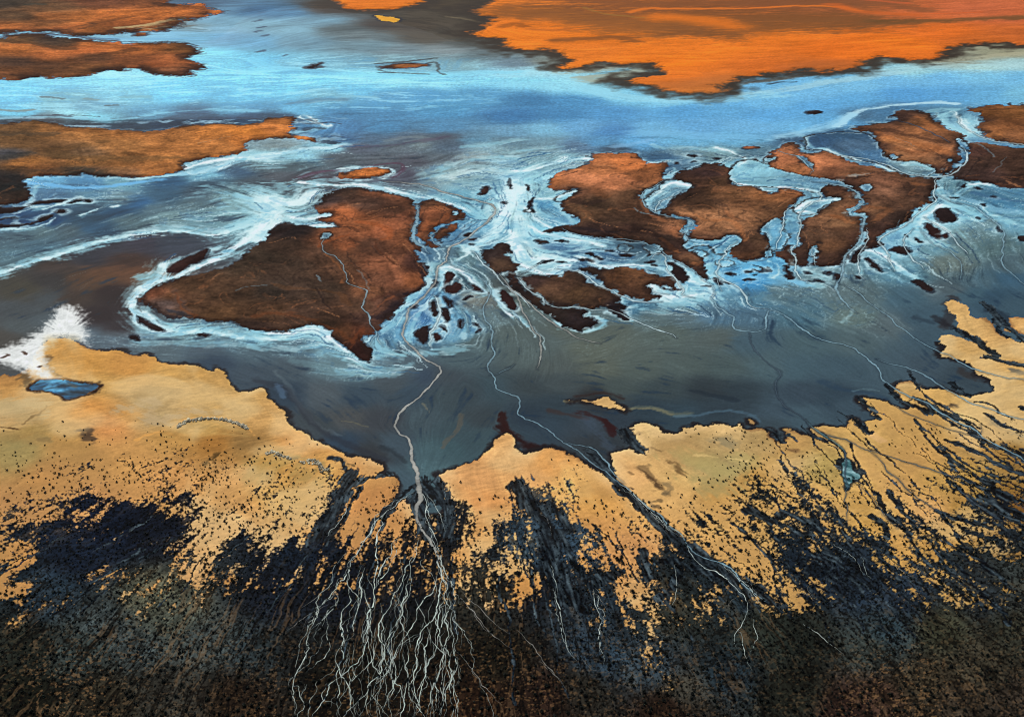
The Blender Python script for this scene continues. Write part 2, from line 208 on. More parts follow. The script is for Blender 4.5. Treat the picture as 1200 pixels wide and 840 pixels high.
ISLE = """10,5:70,52,38 60,10:105,68,42 120,5:110,62,38 180,5:120,66,36 20,20:90,60,38 60,20:165,92,46 100,22:180,98,46 140,18:190,100,45 200,15:185,98,45 240,8:180,95,45 150,30:150,78,38 80,32:175,95,48 20,35:170,92,45 120,35:135,74,36 60,28:120,70,38
20,48:105,68,40 60,50:80,56,40 20,58:175,95,45 60,65:170,90,45 100,62:160,82,40 150,58:170,90,42 120,52:170,90,42 110,68:95,58,36 150,72:120,66,36 180,75:130,68,36 200,70:150,80,42 220,60:120,70,36 50,78:95,58,36 20,85:120,70,40 100,82:115,68,38 200,85:130,75,45 20,75:85,55,38
20,155:110,72,42 60,155:145,90,48 100,155:150,92,48 150,158:165,98,50 200,158:165,98,50 250,158:170,98,46 290,155:175,98,42 320,150:175,98,48 20,170:110,72,42 60,175:115,75,45 100,180:110,75,48 140,170:145,90,48 200,175:165,98,50 250,172:170,100,50 290,165:175,98,45 330,148:175,100,48 30,190:150,90,45 10,182:70,60,55 100,190:150,92,48 150,190:140,85,45 200,192:165,98,50 50,200:120,72,40 100,202:70,55,42 150,205:110,72,45 180,200:155,92,48 10,210:50,40,34 15,230:55,38,28 30,235:60,40,28 5,220:45,38,32
380,235:70,50,42 400,225:75,50,36 440,222:110,62,38 480,228:115,64,40 380,255:140,75,42 400,250:150,80,45 430,240:85,55,40 460,245:85,52,36 430,265:130,72,42 450,270:150,82,50 400,280:110,62,38 410,290:125,68,40 340,270:50,36,30 330,290:62,42,30 300,300:70,50,36 280,310:68,48,34 340,310:72,50,36 370,300:85,55,38 430,290:85,52,36 470,275:120,68,42 480,255:110,62,40 490,240:95,56,36 400,310:95,60,40 450,310:130,75,48 460,330:120,70,46 440,330:100,60,40 480,330:140,78,46 490,310:70,42,32 470,350:75,48,38 430,340:110,66,42 420,360:80,52,36 380,340:72,50,36 350,340:75,52,38 320,340:66,48,36 280,340:75,50,34 250,340:82,54,36 220,335:80,52,34 200,350:95,58,36 230,360:85,55,36 260,370:90,58,36 300,370:80,52,34 320,365:85,55,36 300,380:60,40,30 350,370:75,50,36 380,380:70,46,32 400,390:80,48,30 420,390:75,42,28 425,410:60,34,26 380,395:62,40,30 180,345:110,62,40 195,355:95,70,58 450,360:90,56,40 430,375:75,48,36 500,240:95,58,38 510,250:130,72,44 520,245:130,74,44 500,265:140,76,44 525,255:90,54,36 515,275:120,70,44
430,202:195,105,50 700,200:165,95,55 740,195:175,95,50 720,215:170,98,60 680,210:180,105,65 660,225:100,62,42 640,215:160,90,50 700,240:75,50,34 720,260:70,46,32 680,250:95,62,40 760,250:70,44,30 740,230:90,58,38 740,270:60,38,28 700,270:55,36,28 780,280:60,40,30 760,270:80,52,36 800,260:150,92,58 790,270:140,85,55 770,235:110,68,44 750,205:140,80,46 820,240:75,48,32 800,230:65,42,30 840,215:90,58,38 860,225:120,75,46 880,240:110,68,42 850,255:165,105,66 870,260:150,95,60 830,255:160,100,62 810,255:165,105,66 890,260:120,76,48 890,280:95,62,42 870,290:75,48,34 800,290:65,42,32 820,305:110,70,46 840,300:95,58,38 830,320:60,40,32 870,300:85,52,34 900,230:150,90,52 920,225:145,85,50 940,215:130,75,42 860,200:85,52,36 830,205:65,42,34 820,215:80,50,34
930,200:150,88,52 910,190:165,95,58 970,200:110,65,42 960,195:170,98,60 1000,205:110,68,44 980,215:75,45,32 1040,210:110,68,46 1060,205:100,62,40 1030,230:110,70,48 1000,250:120,75,50 980,250:130,82,52 960,245:80,52,34 940,260:110,70,46 1020,245:125,80,52 1050,240:90,58,40 1080,225:70,45,32 1040,270:65,42,32 1060,255:60,40,30 1020,280:80,50,36 990,260:120,78,50 960,275:95,62,42 940,290:75,48,34 970,290:105,66,42 920,300:80,50,36 950,305:65,42,32 980,300:75,48,34 1000,300:60,40,32 1030,290:60,38,30 900,300:100,64,40 910,270:85,56,40 930,275:90,60,42 1060,285:110,65,42 1040,285:85,52,36 910,245:95,60,38
1050,140:70,45,34 1080,145:120,72,42 1100,150:150,88,50 1030,155:110,66,42 1060,170:160,98,58 1100,175:165,100,60 1080,180:140,85,52 1110,165:120,72,44 1040,165:165,98,55 1050,185:140,88,54 1090,190:130,82,52 1100,200:80,50,36 1120,165:85,54,38 1110,185:75,48,34 1030,170:80,50,36
1150,135:120,70,36 1190,135:115,68,36 1170,150:140,82,46 1160,160:155,92,50 1190,160:130,78,46 1145,140:70,45,34 1180,145:110,64,36 1180,185:75,48,34 1150,190:70,46,34 1190,200:70,45,32 1140,180:80,50,38 1160,205:70,46,36 1120,205:70,48,38 1300,170:100,62,38
620,330:60,40,32 640,340:85,56,38 680,345:85,56,36 700,350:70,46,32 660,335:80,52,36 720,360:40,28,26 640,370:55,40,32 680,375:45,32,28 610,340:50,36,30 590,310:80,54,38 575,300:62,44,36 740,320:110,68,42 720,325:95,58,36 760,330:90,56,36 780,330:70,46,34 750,345:80,50,34 700,325:60,42,32 770,320:85,52,36 600,300:70,48,38"""

# ---- outlines: dry ground standing out of the wet flat ------------------------------
FAR = [  # dry plain on the far shore (name, label, points)
 ('dune_plain', 'bright orange sand plain with brown bands beyond the pale blue lake',
  px("575,-60 575,0 566,6 552,14 570,18 585,20 572,28 560,37 563,45 580,44 595,49 590,56 600,58") + t(2,0,"0,235 60,238 100,240 130,230 200,235 195,242 240,258 280,270 290,290 240,315 300,318 400,300 420,285 490,300 560,290 690,290 690,315 720,325 690,350 610,365 530,375 560,390 680,400 720,420 800,435 880,430 920,440 1020,425 950,405 1010,380 1080,365 1160,355")
  + t(3,0,"0,350 120,330 200,322 270,335 400,325 470,300 440,290 500,265 560,262 650,275 740,280 820,250 830,230 940,198 1080,200 1200,210 1400,205 2000,190 5000,170 5000,-300")),
 ('dune_plain', 'small orange sand flat on the far edge of the frame above the dark mud', px("400,-60 392,-10 395,3 405,8 412,12 450,12 485,6 500,0 515,-12 520,-60")),
 ('sandbank', 'tiny bright yellow orange sandbank alone in dark mud below the orange plain', t(1,0,"552,76 600,79 640,82 685,95 665,107 630,101 595,98")),
]
ISL = [  # (name, label, rim, points)
 ('headland', 'rusty brown headland with a pale beach in the far corner above the narrow inlet', .15,
  t(0,0,"-3000,-400 750,-400 780,0 800,20 850,30 940,15 970,40 1050,50 960,75 880,92 800,135 740,152 640,150 600,155 560,148 545,160 420,168 350,172 300,157 240,142 160,147 80,152 0,158 -400,170 -3000,175")),
 ('headland', 'brown headland with orange streaks between the narrow inlet and the cyan shallows', .3,
  t(0,0,"-3000,200 -300,195 0,185 100,160 180,160 280,180 380,190 500,195 600,205 750,205 830,200 900,220 950,235 890,270 910,300 960,315 910,330 890,360 840,360 780,350 700,330 640,320 560,332 480,335 380,355 320,365 240,362 180,358 110,362 60,375 0,370 -400,375 -3000,370")),
 ('sandbank', 'tiny orange sandbank at the mouth of the narrow inlet', 0, t(0,0,"615,157 650,154 695,155 680,168 640,170")),
 ('headland', 'wide ochre brown headland with a dark shore below the cyan shallows', .5,
  t(0,0,"-3000,590 -300,588 0,585 100,575 180,565 250,580 300,600 400,600 500,605 620,610 700,620 800,605 900,590 1000,590 1100,585 1200,580") + t(1,0,"60,560 130,550 180,545 185,575 165,595 210,605 150,620 190,640 250,640 300,655 290,675 230,660 150,650 60,650 0,660") + t(0,0,"1190,660 1140,680 1160,710 1050,730 950,740 850,770 860,800 740,830 640,836") + px("148,206 120,207 100,203 88,206 60,206 28,208 22,214 37,227 34,234 20,237 0,241 -100,250 -800,260")),
 ('island', 'large brown island with a thin winding white stream, left of the delta mouth', .35,
  t(1,1,"270,130 300,100 340,70 400,48 470,43 560,52 640,62 700,77 738,100 748,140 742,200 727,240 738,290 770,330 790,350 730,325 750,350 760,380 800,400 805,440 780,470 790,500 740,530 700,545 660,600 640,640 580,670 590,700 560,720 540,730 505,740 520,780 540,840") + t(1,2,"538,12 500,22 475,0") + t(1,1,"440,800 400,770 360,755 365,720 330,690 260,668 190,690 150,710 0,705") + t(0,1,"1150,690 1100,660 1000,665 920,655 840,645 800,655 760,630 700,590 660,588 655,570 660,555 740,505 830,465 930,440 1000,420 1100,390 1200,320") + t(1,1,"60,270 80,260 60,235 140,200 200,215 300,230 390,225 340,210 260,190 360,170 330,155 280,160")),
 ('island', 'brown island with a hooked inlet between the broad blue stream and delta mouth', .35,
  t(1,1,"768,112 800,98 840,95 900,110 955,138 970,165 945,190 900,202 860,210 830,235 818,270 835,300 845,328 815,318 775,280 750,248 748,205 772,170")),
 ('island', 'narrow curled brown spit enclosed by the hooked inlet', .35,
  t(1,1,"848,290 832,255 860,228 905,215 950,200 945,222 900,245 890,262 868,268 862,300")),
 ('island', 'flat orange islet with a white rim in the purple grey mud', .9, t(1,0,"375,826 400,810 430,797 470,788 520,785 580,784 620,790 648,802 610,818 540,838 420,838")),
 # central delta islets
 ('islet', 'round red islet, upper one of the pair below the delta apex', .9, t(1,1,"885,445 905,432 925,440 940,465 910,490 885,522 890,490")),
 ('islet', 'round red islet, lower one of the pair below the delta apex', .9, t(1,1,"890,525 905,500 930,484 962,480 970,508 940,535 905,538")),
 ('islet', 'thin red sliver islet right of the round pair', .9, t(1,1,"1003,488 1040,500 1068,525 1035,525")),
 ('islet', 'dark leaf shaped islet on the left side of the blue delta fan', .9, t(1,1,"812,590 828,562 850,610 848,635 828,642 815,615")),
 ('islet', 'dark leaf shaped islet on the right side of the blue delta fan', .9, t(1,1,"863,598 888,598 906,640 892,678 875,640")),
 ('islet', 'small dark islet under the right leaf islet in the delta fan', .9, t(1,1,"850,680 878,688 888,718 862,700")),
 ('islet', 'small oval red islet circled by white streams at the foot of the fan', .9, t(1,1,"818,732 835,722 852,722 856,745 828,756")),
 ('islet', 'ragged dark mud patch at the lower left of the delta fan', .3, t(1,1,"735,730 765,695 790,682 810,680 800,735 795,765 770,770 750,745")),
 ('islet', 'small dark islet at the top of the white delta fan', .5, t(1,1,"1040,72 1050,55 1075,30 1095,40 1085,62 1062,75")),
 # white river islets at left
 ('islet', 'long dark islet with a white rim, upper of the streaked left group', .9, t(0,1,"115,122 170,100 240,92 305,91 310,100 250,108 200,116")),
 ('islet', 'short dark islet with a white rim next to the long upper one', .9, t(0,1,"305,113 340,100 380,88 388,96 345,112")),
 ('islet', 'tiny brown islet at the tip of the streaked left group', .9, t(0,1,"388,96 408,92 424,98 412,108")),
 ('islet', 'long dark arc islet with a white rim, lowest of the streaked left group', .9, t(0,1,"-60,220 0,215 80,215 150,205 220,170 258,163 200,200 120,222 0,228 -60,230")),
 ('islet', 'small dark islet above the arc islet', .9, t(0,1,"258,154 280,142 308,142 314,154 275,160")),
 ('islet', 'dark mud bar at the left edge below the ochre headland', .6, t(0,1,"-100,140 0,138 60,135 112,124 112,140 60,158 0,166 -100,170")),
 ('islet', 'dark thin bar at the left edge under the mud bar', .6, t(0,1,"-60,192 0,190 60,180 66,187 0,196 -60,198")),
 ('islet', 'dark red bar inside the split white stream left of the large island', .5, t(0,1,"800,440 805,410 850,380 930,345 990,328 960,360 900,400 850,435")),
 ('islet', 'thin dark islet in the bend of the wide white stream', .6, t(0,1,"635,640 660,645 720,680 780,700 770,714 735,712 690,690 650,672")),
 ('islet', 'tiny dark spot islet in the white stream below the large island', .5, t(0,1,"920,735 950,727 995,728 985,738 935,742")),
 ('islet', 'tiny dark spot islet below the bend of the white stream', .3, t(0,1,"600,732 635,730 655,745 640,756 612,745")),
 # right of the delta
 ('island', 'dark wedge island between two white streams right of the delta apex', .8,
  t(2,1,"36,455 100,445 150,455 210,455 250,432 320,440 370,480 440,502 500,550 530,622 450,598 350,600 290,585 240,598 180,575 150,540 90,528 60,510")),
 ('island', 'dark brown island with a curled foot below the dark wedge island', .8,
  t(2,1,"-20,420 8,430 25,465 45,500 80,540 130,552 170,590 250,610 320,615 345,625 335,640 370,648 412,662 400,680 330,700 285,706 240,690 200,660 150,612 100,585 60,560 20,520 0,495") ),
 ('island', 'brown arm of land left of the white stream at the delta mouth', .6,
  t(1,1,"1062,380 1080,342 1120,312 1165,300 1190,312 1185,345 1165,362 1200,370") + t(2,1,"12,385 28,405 22,430 -20,425 -70,450")),
 ('islet', 'thin dark red islet with a white rim beside the central stream', .9, t(1,1,"1135,540 1150,512 1180,525 1205,565 1225,600 1200,610 1150,580")),
 ('island', 'long brown island with a dark notch between white salt and grey mud', .8,
  t(2,1,"325,418 370,412 400,416 440,436 520,416 600,430 640,450 740,460 778,490 772,518 740,514 700,500 650,492 636,500 660,530 690,552 640,568 590,560 520,535 440,488 380,458")),
 ('islet', 'tiny orange brown islet in the white salt right of the delta apex', .5, t(2,1,"112,288 130,280 180,288 185,300 140,302")),
 ('islet', 'thin dark islet with a white rim below the long brown island', .9, t(2,1,"440,606 480,606 520,625 555,658 520,655 490,630")),
 ('islet', 'small dark islet in the light blue flat above the long brown island', .5, t(2,1,"495,355 540,350 580,355 540,366")),
 ('islet', 'dark bar in the white shallows right of the long brown island', .6, t(2,1,"730,395 770,392 800,430 815,470 800,500 775,470 740,440 760,420")),
 ('islet', 'very thin dark bar in the white shallows above the grey mud', .6, t(2,1,"868,502 905,498 935,502 905,508")),
 ('island', 'wide brown marsh island with dark hollows, between white delta and middle lagoon', .5,
  t(2,0,"160,840 250,800 300,780 390,750 360,725 450,720 520,712 600,718 612,750 650,770 720,758 730,790 715,820") + t(2,1,"695,12 640,38 598,62 602,105 650,148 700,172 780,184 838,200 800,240 825,285 812,312 830,330 880,342 912,392 880,412 912,462 880,458 850,420 832,392 790,392 720,352 640,302 540,288 400,278 300,262 262,248 200,240 180,252 160,246 240,228 312,210 290,172 240,142 228,92 300,52 240,60 180,42 160,12")),
 ('island', 'brown marsh island with pale sandy veins, between middle lagoon and twin rivers', .5,
  t(2,0,"800,800 850,785 930,770 1010,775 1060,800 1070,830") + t(2,1,"1030,5 1050,28 1130,33 1190,58 1210,70") + t(3,1,"30,45 100,48 160,66 180,80 130,105 75,155 52,185 40,192 0,200") + t(2,1,"1165,215 1162,250 1200,262") + t(3,1,"20,310 25,328 0,332") + t(2,1,"1190,335 1180,365 1060,385 1030,370 1000,350 1040,312 1072,290 1040,262 1000,262 960,285 880,292 840,282 835,250 870,215 840,185 760,172 690,158 745,130 745,95 820,65 850,18 760,0")),
 ('island', 'ragged brown island below the blue pond between the two winding streams', .5,
  t(3,1,"0,335 40,332 80,315 105,262 122,300 100,325 125,365 118,400 100,398 70,378 45,362")),
 ('island', 'dark brown island with bright sand patches between the twin rivers', .6,
  t(3,0,"0,710 60,682 110,672 145,680 150,712 200,730 260,702 320,735 440,768 560,795 640,835") + t(3,1,"360,50 410,62 425,95 425,115 378,145 380,175 448,172 462,190 432,255 395,315 362,345 345,395 290,410 232,400 225,370 212,345 200,360 180,400 142,408 135,370 108,322 148,300 135,268 160,232 140,190 165,172 212,166 255,130 335,90 320,80 262,82 268,62 200,58 100,40 0,30")),
 ('island', 'long brown island with a dark ridge east of the twin rivers', .6,
  t(3,0,"570,800 640,820 740,835 840,838") + t(3,1,"800,10 790,45 782,80 740,108 690,150 650,205 600,228 510,268 505,285 520,305 480,325 440,318 455,270 480,195 468,165 395,160 392,152 448,122 448,92 410,50 350,25 330,10")),
 ('island', 'brown triangular island beside the bright inlet under the blue lake', .6,
  t(3,0,"580,540 620,520 680,522 740,530 800,570 830,600 890,620 930,640 930,670 900,690 905,720 915,740 870,800 840,828 790,815 770,788 740,765 680,772 620,762 560,735 520,700 500,660 480,620 420,612 380,602 450,585 560,575 610,560")),
 ('headland', 'brown headland at the right edge between the lake and a thin white stream', .5,
  t(3,0,"958,520 1000,500 1050,490 1200,488 2400,485 2400,690 1200,688 1100,662 1030,645 990,618 968,592 1030,562 1000,532")),
 ('headland', 'dark brown headland at the right edge under the thin white stream', .4,
  t(3,0,"945,690 990,665 1080,675 1200,698 2400,720 2400,1000 1200,885") + t(3,1,"1100,32 1020,12 905,5 860,-5 830,-30") + t(3,0,"905,790 945,755 950,720")),
 ('islet', 'dark brown islet with a bright edge at the right delta, largest of its group', .6, t(3,1,"768,172 790,142 840,134 860,150 880,185 865,200 820,205")),
 ('islet', 'dark red islet under the largest islet of the right delta', .6, t(3,1,"738,212 760,204 795,230 820,250 820,272 790,272 762,245")),
 ('islet', 'tiny dark red islet at the foot of the right delta group', .6, t(3,1,"826,255 842,246 857,265 838,277")),
 ('islet', 'dark islet at the right edge in the teal mud', .4, t(3,1,"1158,272 1200,264 1400,270 1400,305 1200,302 1175,288")),
 ('islet', 'dark jagged islet at the tip of the right white streams', .3, t(3,1,"560,330 600,312 650,318 662,350 625,345 600,340")),
 ('islet', 'dark oval islet lying alone in the grey mud at right', .2, t(3,1,"682,478 705,470 745,488 780,522 760,530 722,515")),
 ('islet', 'dark stub islet under the twin rivers', .4, t(3,1,"300,442 318,438 335,446 322,476 305,470")),
 ('islet', 'narrow dark islet between the twin river mouths', .6, t(3,1,"395,382 408,345 432,322 442,330 428,362 405,392")),
 ('islet', 'thin dark islet with white edges right of the twin river mouths', .8, t(3,1,"452,370 475,368 510,402 545,435 525,435 490,408")),
 ('islet', 'small dark islet with a square end in the cyan shallows', .4, t(3,1,"60,402 92,400 120,440 118,470 92,470 82,432")),
 ('islet', 'dark speck islet beside the stub islet', .2, t(3,1,"262,436 282,432 288,440 270,444")),
 ('islet', 'dark speck islet lying in the open blue lake', .1, t(3,0,"190,525 215,516 250,518 245,528 205,534")),
 ('islet', 'small sandy islet with a dark rim above the lagoon', .3, t(3,0,"1065,682 1080,680") + t(2,0,"1065,688 1110,684 1155,692 1140,700 1085,700")),
 ('islet', 'dark streak island with a brown spine in the far lake', 0, t(1,0,"575,318 640,302 700,297 760,298 800,302 795,312 720,318 640,316")),
 ('islet', 'black boat shaped islet in the far blue lake', 0, t(1,0,"255,318 285,298 314,294 305,310 280,318")),
]
ISL[-3] = ('islet', 'small sandy islet with a dark rim above the lagoon', .3, t(2,0,"1065,688 1110,684 1155,692 1140,700 1085,700"))
SANDPOLY = px("-700,450 -100,442 0,438 20,440 32,432 46,412 55,398 75,396 92,404 108,410 125,408 140,409 155,414 175,416 192,426 212,426 232,431 242,436 250,437 253,431 260,435 265,442 270,452 280,460 298,457 311,453 313,466 327,475 332,485 340,498 360,508 385,525 405,532 410,536 430,536 440,541 448,543 450,550 440,553 455,555 461,560 466,566 465,582 461,596 475,586 484,594 489,606 500,604 520,602 519,582 513,562 512,556 530,552 538,547 555,542 562,535 580,520 590,508 600,514 602,531 625,532 632,529 645,524 655,527 670,532 690,542 700,552 715,560 727,568 742,584 752,590 735,572 724,560 718,540 719,530 737,526 750,529 748,518 742,510 737,505 750,495 762,496 772,500 780,507 795,509 801,506 801,500 812,501 817,497 825,500 850,499 862,500 869,496 872,502 880,504 887,500 900,502 905,516 915,515 918,507 916,500 932,506 947,511 962,517 975,519 952,504 955,499 982,499 995,501 999,491 1007,493 1010,503 1017,509 1024,507 1022,500 1018,494 1033,492 1025,486 1016,482 1017,477 1008,470 1007,465 1025,468 1040,470 1050,476 1070,478 1060,470 1050,460 1043,452 1060,447 1072,451 1085,457 1100,455 1112,455 1125,461 1140,464 1150,462 1165,458 1167,452 1155,442 1142,435 1132,425") + t(3,1,"880,838 800,830 850,780 800,760 830,720 900,735 960,770 985,740 940,720 890,690 885,650 850,620 830,570 870,565 905,590 930,590 945,630 970,650 1010,640 1050,670 1070,700 1090,730 1130,750 1200,775 1900,830") + px("3000,1500 -2400,1500")
SAND2 = [t(3,1,"1120,650 1170,643 1250,645 1700,640 1700,760 1250,745 1150,722 1105,705 1160,690"),
         px("875,490 882,493 883,497 876,496"),
         t(2,2,"255,202 300,192 370,202 400,195 430,180 460,205 520,225 545,250 500,236 430,222 380,215 330,205")]
POOL = t(0,2,"130,142 160,115 190,98 300,98 400,118 475,120 430,158 370,180 310,200 290,172 240,150 180,146")

